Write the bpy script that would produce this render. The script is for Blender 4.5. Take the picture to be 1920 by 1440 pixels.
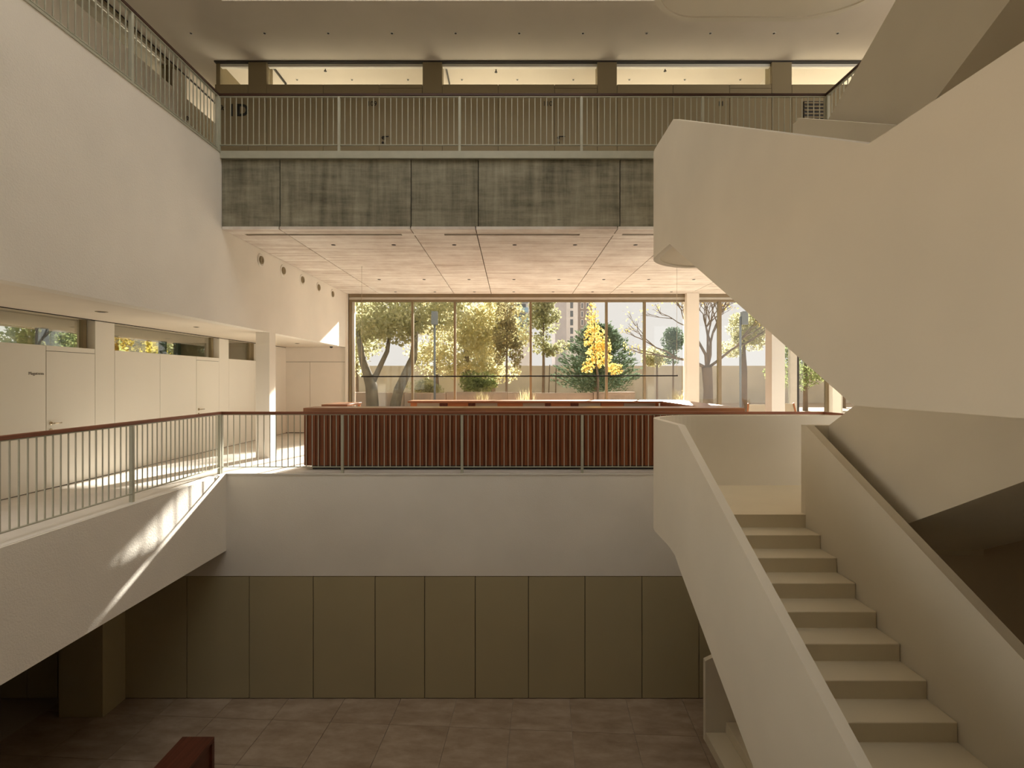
import bpy, bmesh, math, random
from mathutils import Vector, Matrix
random.seed(7)
scene = bpy.context.scene
for o in list(bpy.data.objects):
    bpy.data.objects.remove(o)
COL = scene.collection
R = math.radians

# ------------------------------------------------------------------ camera, sky, sun, exposure
# working frame: camera at the origin looking along +Y; everything is lifted by LIFT at the end
LIFT = 5.44
cd = bpy.data.cameras.new('camera'); cam = bpy.data.objects.new('camera', cd); COL.objects.link(cam)
cam.rotation_euler = (R(90), 0, 0)
cd.sensor_width = 36.0
cd.lens = 36.0 * 1000.0 / 1920.0
cd.shift_y = -8.0 / 1920.0
cd.clip_start = 0.05; cd.clip_end = 600
scene.camera = cam

world = bpy.data.worlds.new('hazy_sky'); scene.world = world; world.use_nodes = True
bg = world.node_tree.nodes['Background']
bg.inputs[0].default_value = (1.0, 0.975, 0.95, 1)
bg.inputs[1].default_value = 2.4

SUN_DIR = Vector((-0.30, -1.0, -0.452)).normalized()
sl = bpy.data.lights.new('sun', 'SUN'); sl.energy = 58.0; sl.angle = R(1.3); sl.color = (1.0, 0.965, 0.91)
sun = bpy.data.objects.new('sun', sl); COL.objects.link(sun)
sun.rotation_euler = SUN_DIR.to_track_quat('-Z', 'Y').to_euler()

vs = scene.view_settings
vs.view_transform = 'Standard'; vs.look = 'None'; vs.gamma = 1.0; vs.use_curve_mapping = False
vs.exposure = 0.08

# ------------------------------------------------------------------ materials
def new_mat(name):
    m = bpy.data.materials.new(name); m.use_nodes = True
    nt = m.node_tree; b = nt.nodes['Principled BSDF']
    return m, nt, b
def N(nt, t, **kw):
    n = nt.nodes.new(t)
    for k, v in kw.items():
        setattr(n, k, v)
    return n
def coords(nt, scale=(1, 1, 1), rand=False):
    tc = N(nt, 'ShaderNodeTexCoord'); mp = N(nt, 'ShaderNodeMapping')
    mp.inputs['Scale'].default_value = scale
    if rand:
        oi = N(nt, 'ShaderNodeObjectInfo'); ad = N(nt, 'ShaderNodeVectorMath', operation='ADD')
        mu = N(nt, 'ShaderNodeMath', operation='MULTIPLY'); mu.inputs[1].default_value = 37.0
        nt.links.new(oi.outputs['Random'], mu.inputs[0])
        nt.links.new(tc.outputs['Object'], ad.inputs[0]); nt.links.new(mu.outputs[0], ad.inputs[1])
        nt.links.new(ad.outputs[0], mp.inputs['Vector'])
    else:
        nt.links.new(tc.outputs['Object'], mp.inputs['Vector'])
    return mp.outputs['Vector']
def noise(nt, vec, scale, detail=4, rough=0.55):
    n = N(nt, 'ShaderNodeTexNoise'); n.inputs['Scale'].default_value = scale
    n.inputs['Detail'].default_value = detail; n.inputs['Roughness'].default_value = rough
    nt.links.new(vec, n.inputs['Vector'])
    return n.outputs['Fac']
def ramp(nt, fac, stops):
    r = N(nt, 'ShaderNodeValToRGB'); e = r.color_ramp.elements
    while len(e) > len(stops): e.remove(e[-1])
    while len(e) < len(stops): e.new(0.5)
    for el, (p, c) in zip(e, stops):
        el.position = p; el.color = (*c, 1)
    nt.links.new(fac, r.inputs['Fac'])
    return r.outputs['Color']
def bump(nt, b, h, strength, dist=0.01):
    bp = N(nt, 'ShaderNodeBump'); bp.inputs['Strength'].default_value = strength; bp.inputs['Distance'].default_value = dist
    nt.links.new(h, bp.inputs['Height']); nt.links.new(bp.outputs['Normal'], b.inputs['Normal'])
def mul(c, k): return tuple(min(1, x * k) for x in c)

def plaster(name, c, rough=0.85, bscale=90, bstr=0.15, var=0.05, var_scale=0.7):
    m, nt, b = new_mat(name)
    v = coords(nt)
    nt.links.new(ramp(nt, noise(nt, v, var_scale, 3), [(0.3, mul(c, 1 - var)), (0.7, mul(c, 1 + var))]), b.inputs['Base Color'])
    b.inputs['Roughness'].default_value = rough
    b.inputs['Specular IOR Level'].default_value = 0.25
    bump(nt, b, noise(nt, v, bscale, 3), bstr, 0.006)
    return m
def metal(name, c, rough=0.4, met=0.0):
    m, nt, b = new_mat(name)
    v = coords(nt)
    nt.links.new(ramp(nt, noise(nt, v, 6, 2), [(0.3, mul(c, 0.95)), (0.7, mul(c, 1.05))]), b.inputs['Base Color'])
    b.inputs['Roughness'].default_value = rough; b.inputs['Metallic'].default_value = met
    return m
def wood(name, dark, light, axis='z', rough=0.45, rand=False, freq=26):
    m, nt, b = new_mat(name)
    sc = {'z': (freq, freq, 1.2), 'x': (1.2, freq, freq), 'y': (freq, 1.2, freq)}[axis]
    v = coords(nt, sc, rand)
    f = noise(nt, v, 1.0, 6, 0.65)
    nt.links.new(ramp(nt, f, [(0.25, dark), (0.55, tuple((a + c) / 2 for a, c in zip(dark, light))), (0.8, light)]), b.inputs['Base Color'])
    b.inputs['Roughness'].default_value = rough
    b.inputs['Specular IOR Level'].default_value = 0.35
    bump(nt, b, f, 0.12, 0.003)
    return m
def concrete(name, dark, light, sx=(0.5, 0.5, 5.0), streak=(9, 9, 0.7), lo=0.32, hi=0.72):
    m, nt, b = new_mat(name)
    f1 = noise(nt, coords(nt, sx, True), 1.6, 8, 0.68)
    f2 = noise(nt, coords(nt, streak, True), 1.0, 5, 0.6)
    f3 = noise(nt, coords(nt, (1.2, 1.2, 1.6), True), 1.3, 6, 0.7)
    a = N(nt, 'ShaderNodeMath', operation='ADD'); nt.links.new(f1, a.inputs[0]); nt.links.new(f2, a.inputs[1])
    a2 = N(nt, 'ShaderNodeMath', operation='ADD'); nt.links.new(a.outputs[0], a2.inputs[0]); nt.links.new(f3, a2.inputs[1])
    d = N(nt, 'ShaderNodeMath', operation='DIVIDE'); nt.links.new(a2.outputs[0], d.inputs[0]); d.inputs[1].default_value = 3.0
    mid = tuple((x + y) / 2 for x, y in zip(dark, light))
    nt.links.new(ramp(nt, d.outputs[0], [(lo, dark), ((lo + hi) / 2, mid), (hi, light)]), b.inputs['Base Color'])
    b.inputs['Roughness'].default_value = 0.75
    b.inputs['Specular IOR Level'].default_value = 0.2
    bump(nt, b, d.outputs[0], 0.25, 0.006)
    return m
def glass(name, tint, refl=1.0):
    m = bpy.data.materials.new(name); m.use_nodes = True; nt = m.node_tree; nt.nodes.clear()
    out = N(nt, 'ShaderNodeOutputMaterial'); mx = N(nt, 'ShaderNodeMixShader')
    tr = N(nt, 'ShaderNodeBsdfTransparent'); gl = N(nt, 'ShaderNodeBsdfGlossy')
    gl.inputs['Roughness'].default_value = 0.0; gl.inputs['Color'].default_value = (0.95, 1.0, 0.98, 1)
    tr.inputs['Color'].default_value = (*tint, 1)
    fr = N(nt, 'ShaderNodeFresnel'); fr.inputs['IOR'].default_value = 1.45
    mu = N(nt, 'ShaderNodeMath', operation='MULTIPLY'); mu.inputs[1].default_value = refl
    nt.links.new(fr.outputs[0], mu.inputs[0]); nt.links.new(mu.outputs[0], mx.inputs[0])
    nt.links.new(tr.outputs[0], mx.inputs[1]); nt.links.new(gl.outputs[0], mx.inputs[2])
    nt.links.new(mx.outputs[0], out.inputs['Surface'])
    return m
def leafmat(name, stops, trans=0.5):
    m, nt, b = new_mat(name)
    nt.nodes.remove(b)
    out = nt.nodes['Material Output']
    v = coords(nt, (1, 1, 1), True)
    col = ramp(nt, noise(nt, v, 2.4, 5, 0.75), stops)
    df = N(nt, 'ShaderNodeBsdfDiffuse'); tl = N(nt, 'ShaderNodeBsdfTranslucent'); mx = N(nt, 'ShaderNodeMixShader')
    mx.inputs[0].default_value = trans
    nt.links.new(col, df.inputs['Color']); nt.links.new(col, tl.inputs['Color'])
    nt.links.new(df.outputs[0], mx.inputs[1]); nt.links.new(tl.outputs[0], mx.inputs[2])
    nt.links.new(mx.outputs[0], out.inputs['Surface'])
    return m

M = {}
CREAM = (0.84, 0.785, 0.69)
M['plaster'] = plaster('plaster', CREAM, 0.9, 70, 0.35)
M['rough_plaster'] = plaster('rough_plaster', CREAM, 0.92, 55, 0.7)
M['stair'] = plaster('stair_paint', (0.81, 0.735, 0.59), 0.7, 40, 0.06)
M['tread'] = plaster('tread_resin', (0.78, 0.69, 0.51), 0.6, 60, 0.05)
M['ceil'] = plaster('ceiling_paint', (0.78, 0.70, 0.585), 0.9, 60, 0.05)
M['panel'] = plaster('cream_panel', (0.83, 0.79, 0.70), 0.55, 30, 0.03, 0.02)
M['olive'] = plaster('olive_panel', (0.44, 0.375, 0.225), 0.55, 30, 0.03, 0.03)
M['upanel'] = plaster('khaki_panel', (0.29, 0.235, 0.14), 0.55, 30, 0.03, 0.03)
M['gap'] = plaster('dark_gap', (0.05, 0.04, 0.03), 0.9, 30, 0.02)
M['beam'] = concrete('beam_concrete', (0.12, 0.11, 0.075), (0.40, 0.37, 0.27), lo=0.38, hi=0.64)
M['soffit'] = concrete('lit_soffit_concrete', (0.52, 0.415, 0.335), (0.89, 0.835, 0.755), sx=(0.3, 4.0, 1), streak=(0.45, 11, 1), lo=0.36, hi=0.58)  # lighter and warmer than the beam: floor bounce light put into the colour
M['stone'] = plaster('floor_stone', (0.77, 0.72, 0.64), 0.55, 25, 0.04, 0.06, 1.5)
M['rail'] = metal('rail_paint', (0.45, 0.44, 0.34), 0.45)
M['frame'] = metal('bronze_frame', (0.22, 0.17, 0.10), 0.4, 0.3)
M['frame_light'] = metal('pale_frame', (0.55, 0.52, 0.45), 0.45)
M['steel'] = metal('brushed_steel', (0.62, 0.55, 0.42), 0.25, 0.9)
M['dark'] = metal('dark_metal', (0.03, 0.025, 0.02), 0.5)
M['black'] = metal('black_lettering', (0.018, 0.02, 0.018), 0.6)
M['greytext'] = metal('grey_lettering', (0.38, 0.35, 0.30), 0.6)
M['handrail'] = wood('handrail_wood', (0.16, 0.05, 0.022), (0.34, 0.13, 0.06), 'x')
M['handrail_y'] = wood('handrail_wood_y', (0.16, 0.05, 0.022), (0.34, 0.13, 0.06), 'y')
M['handrail_dark'] = wood('handrail_wood_dark', (0.035, 0.014, 0.008), (0.085, 0.034, 0.018), 'x')
M['handrail_dark_y'] = wood('handrail_wood_dark_y', (0.035, 0.014, 0.008), (0.085, 0.034, 0.018), 'y')
M['slat'] = wood('counter_slat_wood', (0.11, 0.030, 0.010), (0.34, 0.105, 0.034), 'z', rand=True, freq=30)
M['top'] = wood('counter_top_wood', (0.20, 0.075, 0.030), (0.42, 0.19, 0.09), 'x', 0.3)
M['orange'] = wood('counter_inner_wood', (0.36, 0.13, 0.045), (0.58, 0.24, 0.09), 'x')
M['greypanel'] = plaster('grey_shelf_back', (0.42, 0.37, 0.27), 0.7, 30, 0.02)
M['bench'] = wood('bench_wood', (0.07, 0.022, 0.012), (0.19, 0.06, 0.032), 'y', 0.4)
M['glass'] = glass('facade_glass', (0.575, 0.570, 0.556), 0.7)
M['upper_glass'] = glass('upper_glass', (0.69, 0.69, 0.67), 0.3)
M['clear'] = glass('clear_glass', (0.95, 0.95, 0.93), 0.3)
M['fabric'] = plaster('canvas_fabric', (0.52, 0.46, 0.36), 0.95, 300, 0.3)
M['chairwood'] = wood('chair_wood', (0.36, 0.13, 0.05), (0.55, 0.22, 0.09), 'z')
m, nt, b = new_mat('floor_tile')
v = coords(nt, (1, 2.2, 1), True)
f = noise(nt, v, 1.7, 9, 0.66)
nt.links.new(ramp(nt, f, [(0.3, (0.24, 0.17, 0.11)), (0.5, (0.33, 0.25, 0.175)), (0.68, (0.42, 0.33, 0.24))]), b.inputs['Base Color'])
b.inputs['Roughness'].default_value = 0.45; b.inputs['Specular IOR Level'].default_value = 0.3
bump(nt, b, f, 0.08, 0.004); M['tile'] = m
M['rightwall'] = plaster('brown_paint', (0.50, 0.41, 0.28), 0.8, 40, 0.06)
M['matte'] = metal('matte_black', (0.02, 0.016, 0.013), 0.9); M['matte'].node_tree.nodes['Principled BSDF'].inputs['Specular IOR Level'].default_value = 0.05
M['grout'] = plaster('tile_grout', (0.42, 0.35, 0.27), 0.9, 60, 0.05)
# outdoors
M['soil'] = plaster('garden_soil', (0.42, 0.31, 0.21), 0.95, 8, 0.4, 0.2, 0.8)
M['paving'] = plaster('pale_paving', (0.68, 0.63, 0.55), 0.9, 20, 0.1, 0.1)
M['gardenwall'] = plaster('garden_wall', (0.62, 0.54, 0.42), 0.95, 14, 0.2, 0.12, 0.6)
M['lowwall'] = plaster('low_wall', (0.52, 0.40, 0.31), 0.95, 20, 0.3, 0.1, 1.0)
M['bark'] = plaster('bark', (0.20, 0.155, 0.115), 0.95, 14, 0.8, 0.25, 3)
M['greenbark'] = plaster('ivy_bark', (0.23, 0.20, 0.15), 0.95, 14, 0.8, 0.3, 3)
M['lamppole'] = metal('lamp_post_paint', (0.24, 0.27, 0.29), 0.5)
M['towergrey'] = plaster('tower_grey', (0.55, 0.54, 0.56), 0.9, 2, 0.0)
M['towerwhite'] = plaster('tower_white', (0.82, 0.81, 0.80), 0.9, 2, 0.0)
M['towerbrown'] = plaster('tower_brown', (0.36, 0.32, 0.30), 0.9, 2, 0.0)
M['towerblue'] = metal('tower_blue', (0.30, 0.50, 0.66), 0.3)
M['pane'] = metal('far_pane', (0.16, 0.18, 0.20), 0.2)
M['leaf_plane'] = leafmat('leaf_plane', [(0.30, (0.32, 0.34, 0.19)), (0.5, (0.54, 0.53, 0.32)), (0.70, (0.74, 0.68, 0.38))], 0.6)  # garden leaf colours are paled and greyed, haze put into the colour
M['leaf_yellowgreen'] = leafmat('leaf_yellowgreen', [(0.30, (0.40, 0.40, 0.22)), (0.5, (0.64, 0.60, 0.35)), (0.70, (0.85, 0.73, 0.40))], 0.6)
M['leaf_grey'] = leafmat('leaf_grey', [(0.3, (0.256, 0.244, 0.138)), (0.55, (0.444, 0.385, 0.208)), (0.7, (0.632, 0.514, 0.256))])
M['leaf_yellow'] = leafmat('leaf_yellow', [(0.3, (0.58, 0.45, 0.13)), (0.5, (0.82, 0.64, 0.20)), (0.7, (0.92, 0.68, 0.27))])
M['leaf_conifer'] = leafmat('leaf_conifer', [(0.3, (0.083, 0.125, 0.083)), (0.55, (0.168, 0.231, 0.146)), (0.7, (0.294, 0.346, 0.198))], 0.3)
M['leaf_green'] = leafmat('leaf_green', [(0.3, (0.13, 0.17, 0.07)), (0.5, (0.28, 0.33, 0.13)), (0.7, (0.47, 0.48, 0.22))], 0.5)
M['leaf_gold'] = leafmat('leaf_gold', [(0.3, (0.24, 0.22, 0.05)), (0.5, (0.44, 0.36, 0.07)), (0.7, (0.60, 0.46, 0.10))], 0.5)
M['leaf_euc'] = leafmat('leaf_euc', [(0.3, (0.256, 0.267, 0.149)), (0.55, (0.421, 0.421, 0.233)), (0.7, (0.586, 0.539, 0.278))])
M['grass'] = leafmat('dry_grass', [(0.3, (0.5, 0.42, 0.2)), (0.7, (0.8, 0.7, 0.42))])

# ------------------------------------------------------------------ builders
ORG = {}
def org(p): return ORG.get(p, Vector((0, 0, 0)))
def link(o, parent=None, P=None):
    COL.objects.link(o)
    if parent is not None:
        o.parent = parent
    ORG[o] = Vector(P) if P is not None else Vector(org(parent))
    return o
def tag(o, label, cat=None, group=None, kind=None):
    o['label'] = label
    if cat: o['category'] = cat
    if group: o['group'] = group
    if kind: o['kind'] = kind
    return o
def thing(name, loc, label, cat, group=None, kind=None):
    o = bpy.data.objects.new(name, None); o.empty_display_size = 0.1
    o.location = loc
    link(o, None, loc)
    return tag(o, label, cat, group, kind)
def from_bm(name, bm, mat, parent=None, smooth=False, base=None):
    """bm in world coordinates; base = own origin when top level"""
    P = org(parent) if parent is not None else (Vector(base) if base is not None else Vector((0, 0, 0)))
    bmesh.ops.recalc_face_normals(bm, faces=bm.faces)
    if P.length > 0: bmesh.ops.translate(bm, verts=bm.verts, vec=-P)
    me = bpy.data.meshes.new(name); bm.to_mesh(me); bm.free()
    if smooth:
        for p in me.polygons: p.use_smooth = True
    me.materials.append(mat)
    o = bpy.data.objects.new(name, me)
    if parent is None: o.location = P
    return link(o, parent, P)
def bm_box(bm, a, b):
    x0, y0, z0 = (min(p, q) for p, q in zip(a, b)); x1, y1, z1 = (max(p, q) for p, q in zip(a, b))
    v = [bm.verts.new(p) for p in ((x0, y0, z0), (x1, y0, z0), (x1, y1, z0), (x0, y1, z0), (x0, y0, z1), (x1, y0, z1), (x1, y1, z1), (x0, y1, z1))]
    for f in ((0, 3, 2, 1), (4, 5, 6, 7), (0, 1, 5, 4), (1, 2, 6, 5), (2, 3, 7, 6), (3, 0, 4, 7)):
        bm.faces.new([v[i] for i in f])
    return v
def box(name, a, b, mat, parent=None, bevel=0.0, base=None):
    bm = bmesh.new(); bm_box(bm, a, b)
    if bevel: bmesh.ops.bevel(bm, geom=bm.edges[:], offset=bevel, segments=1, affect='EDGES')
    if parent is None and base is None:
        base = ((a[0] + b[0]) / 2, (a[1] + b[1]) / 2, min(a[2], b[2]))
    return from_bm(name, bm, mat, parent, base=base)
def boxes(name, lst, mat, parent=None, base=None):
    bm = bmesh.new()
    for a, b in lst: bm_box(bm, a, b)
    return from_bm(name, bm, mat, parent, base=base)
def bm_prism(bm, pts, f0, f1):
    """pts 2D; f0/f1 map a 2D point to 3D on either end"""
    A = [bm.verts.new(f0(p)) for p in pts]; B = [bm.verts.new(f1(p)) for p in pts]
    bm.faces.new(A); bm.faces.new(B[::-1])
    n = len(pts)
    for i in range(n):
        bm.faces.new([A[i], A[(i + 1) % n], B[(i + 1) % n], B[i]])
def prism_x(name, yz, x0, x1, mat, parent=None, base=None):
    bm = bmesh.new(); bm_prism(bm, yz, lambda p: (x0, p[0], p[1]), lambda p: (x1, p[0], p[1]))
    return from_bm(name, bm, mat, parent, base=base)
def prism_y(name, xz, y0, y1, mat, parent=None, base=None):
    bm = bmesh.new(); bm_prism(bm, xz, lambda p: (p[0], y0, p[1]), lambda p: (p[0], y1, p[1]))
    return from_bm(name, bm, mat, parent, base=base)
def prism_z(name, xy, z0, z1, mat, parent=None, base=None):
    bm = bmesh.new(); bm_prism(bm, xy, lambda p: (p[0], p[1], z0), lambda p: (p[0], p[1], z1))
    return from_bm(name, bm, mat, parent, base=base)
def bm_tube(bm, pts, rads, seg=8, cap=True):
    pts = [Vector(p) for p in pts]; rings = []
    for i, p in enumerate(pts):
        d = (pts[min(i + 1, len(pts) - 1)] - pts[max(i - 1, 0)]).normalized()
        u = d.orthogonal().normalized(); w = d.cross(u)
        if i and rings:
            u = (ru - d * ru.dot(d)).normalized(); w = d.cross(u)
        ru = u
        r = rads[i] if isinstance(rads, (list, tuple)) else rads
        rings.append([bm.verts.new(p + (u * math.cos(2 * math.pi * k / seg) + w * math.sin(2 * math.pi * k / seg)) * r) for k in range(seg)])
    for a, b in zip(rings, rings[1:]):
        for k in range(seg):
            bm.faces.new([a[k], a[(k + 1) % seg], b[(k + 1) % seg], b[k]])
    if cap:
        bm.faces.new(rings[0][::-1]); bm.faces.new(rings[-1])
def tube(name, pts, rads, mat, parent=None, seg=8, base=None, smooth=True):
    bm = bmesh.new(); bm_tube(bm, pts, rads, seg)
    return from_bm(name, bm, mat, parent, smooth, base)
def bm_ribbon(bm, path, th):
    """path: (x, y, ztop, zbot); the wall lies to the right of the walking direction with thickness th"""
    n = len(path); inner = []
    for i in range(n):
        p = Vector(path[i][:2])
        d0 = (p - Vector(path[i - 1][:2])).normalized() if i else None
        d1 = (Vector(path[i + 1][:2]) - p).normalized() if i < n - 1 else None
        d0 = d0 or d1; d1 = d1 or d0
        n0 = Vector((d0.y, -d0.x)); n1 = Vector((d1.y, -d1.x))
        nn = (n0 + n1).normalized(); nn = nn / max(0.3, nn.dot(n0))
        inner.append(p + nn * th)
    rows = []
    for (x, y, zt, zb), q in zip(path, inner):
        rows.append([bm.verts.new((x, y, zb)), bm.verts.new((x, y, zt)), bm.verts.new((q.x, q.y, zt)), bm.verts.new((q.x, q.y, zb))])
    for a, b in zip(rows, rows[1:]):
        for k in range(4):
            bm.faces.new([a[k], a[(k + 1) % 4], b[(k + 1) % 4], b[k]])
    bm.faces.new(rows[0]); bm.faces.new(rows[-1][::-1])
    return inner
def share(name, me, loc, parent=None, rot=None, scale=None):
    """a piece with shared mesh data; loc in world coordinates"""
    o = bpy.data.objects.new(name, me)
    o.location = Vector(loc) - org(parent)
    if rot: o.rotation_euler = rot
    if scale: o.scale = scale
    return link(o, parent, Vector(loc))
def mesh_box(name, sx, sy, sz, mat, bevel=0.0, anchor='base'):
    bm = bmesh.new(); bm_box(bm, (-sx / 2, -sy / 2, 0), (sx / 2, sy / 2, sz))
    if bevel: bmesh.ops.bevel(bm, geom=bm.edges[:], offset=bevel, segments=1, affect='EDGES')
    bmesh.ops.recalc_face_normals(bm, faces=bm.faces)
    me = bpy.data.meshes.new(name); bm.to_mesh(me); bm.free(); me.materials.append(mat)
    return me
def struct(o, label, cat): return tag(o, label, cat, kind='structure')
ORD = ['first', 'second', 'third', 'fourth', 'fifth', 'sixth', 'seventh', 'eighth', 'ninth', 'tenth', 'eleventh', 'twelfth', 'thirteenth']

# ------------------------------------------------------------------ key dimensions (m, camera origin)
ZL, ZM, ZU = -5.44, -1.60, 3.88          # lower, middle, upper floor
YE = 9.09                                # far edge of the void
XL, XLF = -4.95, -4.87                   # left wall / left slab edge
XR = 5.40                                # right edge of the void
XW = 5.60                                # wall beside the stair
YF = 16.0                                # glazed facade
ZC = 2.567                               # concrete ceiling of the middle level
ZG = 0.97                                # soffit of the left gallery
ZT = 6.46                                # ceiling of the upper level
XG = -6.77                               # panelled wall, middle gallery
XU = -6.92                               # panelled wall, upper gallery
YB = 10.80                               # panelled back wall, upper level

# ------------------------------------------------------------------ lower level
fl = struct(box('floor_lower', (-12, -5, ZL - 0.3), (9.5, 9.6, ZL - 0.012), M['grout']), 'brown stone tile floor of the lower hall', 'floor')
tl = mesh_box('tile', 0.949, 0.994, 0.03, M['tile'], 0.002)
ta = R(-3.4); ca, sa = math.cos(ta), math.sin(ta)
ox, oy = -0.98, 8.36
for i in range(-7, 7):
    for j in range(-6, 2):
        lx, ly = (i + 0.5) * 0.955, (j - 0.5) * 1.0
        wx, wy = ox + lx * ca - ly * sa, oy + lx * sa + ly * ca
        share('tile', tl, (wx, wy, ZL - 0.03), fl, (0, 0, ta))
# white band below the middle floor and the panels under it
struct(box('wall_band', (-12, YE, -3.345), (XW, YE + 0.25, ZM - 0.02), M['plaster']), 'plain cream wall band below the middle balcony', 'wall')
wl = struct(box('wall_lower', (-12, YE + 0.03, ZL), (9.5, YE + 0.3, -3.345), M['gap']), 'wall of tall olive panels at the end of the lower hall', 'wall')
px = [-190, -40, 50, 108, 233, 350, 467, 587, 703, 796, 891, 991, 1097, 1204, 1311, 1420, 1530]
for a, b in zip(px, px[1:]):
    x0, x1 = (a - 960) * YE / 1000, (b - 960) * YE / 1000
    box('panel', (x0 + 0.006, YE + 0.005, ZL + 0.012), (x1 - 0.006, YE + 0.05, -3.355), M['olive'], wl, 0.002)
struct(box('wall_lower_left', (-12.2, -5, ZL), (-12, YE + 0.3, ZM), M['olive']), 'dim wall at the far left of the lower hall', 'wall')
tag(box('square_pillar', (-7.30, 8.59, ZL), (-6.59, YE + 0.004, -2.9), M['olive'], bevel=0.004), 'square olive pillar under the left gallery', 'pillar')
# bench
bx0, bx1, by0, by1 = -4.61, -4.16, 5.35, 7.46
bench = thing('bench', ((bx0 + bx1) / 2, 6.4, ZL), 'dark red wooden bench on the tile floor', 'bench')
box('seat', (bx0, by0, ZL + 0.39), (bx1, by1, ZL + 0.45), M['bench'], bench, 0.004)
box('end_panel', (bx0, by1 - 0.06, ZL), (bx1, by1, ZL + 0.389), M['bench'], bench, 0.004)
box('end_panel', (bx0, by0, ZL), (bx1, by0 + 0.06, ZL + 0.389), M['bench'], bench, 0.004)
box('side_panel', (bx0 + 0.03, by0 + 0.061, ZL + 0.05), (bx1 - 0.03, by1 - 0.061, ZL + 0.388), M['bench'], bench, 0.003)

# ------------------------------------------------------------------ middle level slabs
struct(box('floor_middle', (-9.2, YE + 0.002, ZM - 0.25), (14, YF + 0.3, ZM), M['stone']), 'pale stone floor of the middle level in front of the windows', 'floor')
struct(box('floor_left_gallery', (-9.2, -5, ZM - 0.25), (XLF - 0.03, YE, ZM), M['stone']), 'pale stone floor of the left gallery', 'floor')
struct(box('floor_right_gallery', (XR + 0.01, 6.45, ZM - 0.25), (14, YE, ZM), M['stone']), 'pale stone floor of the right gallery', 'floor')
struct(box('floor_near_gallery', (XLF, -5, ZM - 0.25), (9.4, 0.5, ZM), M['stone']), 'stone floor of the gallery facing the hall', 'floor')
struct(box('wall_left_fascia', (XLF - 0.24, -4.9, -2.91), (XLF, YE - 0.001, ZM - 0.004), M['rough_plaster']), 'rough cream slab edge below the left gallery railing, streaked by sun', 'wall')
struct(box('ceiling_lower', (-12, -5, -2.93), (XLF - 0.25, YE, -2.86), M['ceil']), 'flat soffit under the left gallery', 'ceiling')
struct(box('trim_1', (XLF, YE - 0.012, ZM - 0.02), (XR, YE + 0.03, ZM + 0.004), M['stone']), 'thin stone edge of the middle balcony', 'trim')

# big left wall and gallery soffit
struct(box('wall_left', (XL - 0.2, -4.9, ZG), (XL, YF - 0.1, ZU - 0.03), M['rough_plaster']), 'large rough cream wall hanging over the left gallery', 'wall')
struct(box('ceiling_left_gallery', (-9.2, -5, ZG), (XL - 0.2, YF + 0.2, ZG + 0.12), M['ceil']), 'smooth cream soffit over the left gallery', 'ceiling')
struct(box('trim_2', (XL - 0.25, -4.9, ZU - 0.03), (XL + 0.012, YE + 0.0, ZU), M['rail']), 'thin painted edge strip on top of the left wall', 'trim')

# five round air nozzles on the left wall
NZ = ['nearest to the camera', 'second nearest to the camera', 'third of the five, in the middle', 'second nearest to the windows', 'nearest to the windows']
for k, (yy, nm) in enumerate(zip((10.5, 11.52, 12.57, 13.62, 14.68), NZ)):
    t = thing('air_nozzle', (XL, yy, 2.355 - 0.13), 'round white air nozzle on the left wall, ' + nm, 'vent', 'air nozzles on the left wall')
    c = Vector((XL, yy, 2.355))
    def ring(name, prof, mat):
        bm = bmesh.new(); rows = []
        for (dx, r) in prof:
            rows.append([bm.verts.new((c.x + dx, c.y + r * math.cos(a * math.pi / 12), c.z + r * math.sin(a * math.pi / 12))) for a in range(24)])
        for a, b in zip(rows, rows[1:]):
            for q in range(24): bm.faces.new([a[q], a[(q + 1) % 24], b[(q + 1) % 24], b[q]])
        bm.faces.new(rows[-1])
        return from_bm(name, bm, mat, t, True)
    ring('flange', [(0.001, 0.135), (0.018, 0.13), (0.022, 0.115), (0.012, 0.10), (0.010, 0.09)], M['panel'])
    ring('nozzle', [(0.008, 0.082), (0.035, 0.075), (0.040, 0.062), (0.018, 0.045), (0.014, 0.02)], M['upanel'])

# ------------------------------------------------------------------ panelled wall of the left gallery
def xz_to(x, X): return -X * 1000.0 / (960 - x)       # depth of a pixel column on a plane X = const
wg = struct(box('wall_left_gallery', (XG - 0.14, 6.5, ZM), (XG - 0.02, YF, 0.495), M['gap']), 'cream panelled wall of the left gallery under the strip windows', 'wall')
seams = [6.51, 7.75]
def gpanel(y0, y1, z0, z1): box('panel', (XG - 0.06, y0 + 0.004, z0), (XG, y1 - 0.004, z1), M['panel'], wg, 0.002)
for a, b in zip(seams, seams[1:]): gpanel(a, b, ZM + 0.01, 0.5)
gpanel(7.75, 8.66, 0.425, 0.5)
gpanel(9.09, 10.26, ZM + 0.01, 0.5); gpanel(10.26, 11.44, ZM + 0.01, 0.5); gpanel(11.44, 12.33, 0.425, 0.5)
gpanel(12.75, 14.0, ZM + 0.01, 0.5); gpanel(14.0, 15.98, ZM + 0.01, 0.5)
for y0, y1 in ((8.66, 9.09), (12.33, 12.75)):
    gpanel(y0, y1, ZM + 0.01 if y0 > 6 else 0.5, ZG - 0.012)
    box('pillar_core', (XG - 0.3, y0 + 0.01, 0.5), (XG - 0.061, y1 - 0.01, ZG), M['panel'], wg)
gpanel(14.1, 15.98, 0.5, ZG - 0.012)
struct(box('trim_3', (XG - 0.02, -4.9, ZG - 0.012), (XG + 0.004, YF, ZG), M['gap']), 'thin dark shadow line under the left gallery soffit', 'trim')

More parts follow.
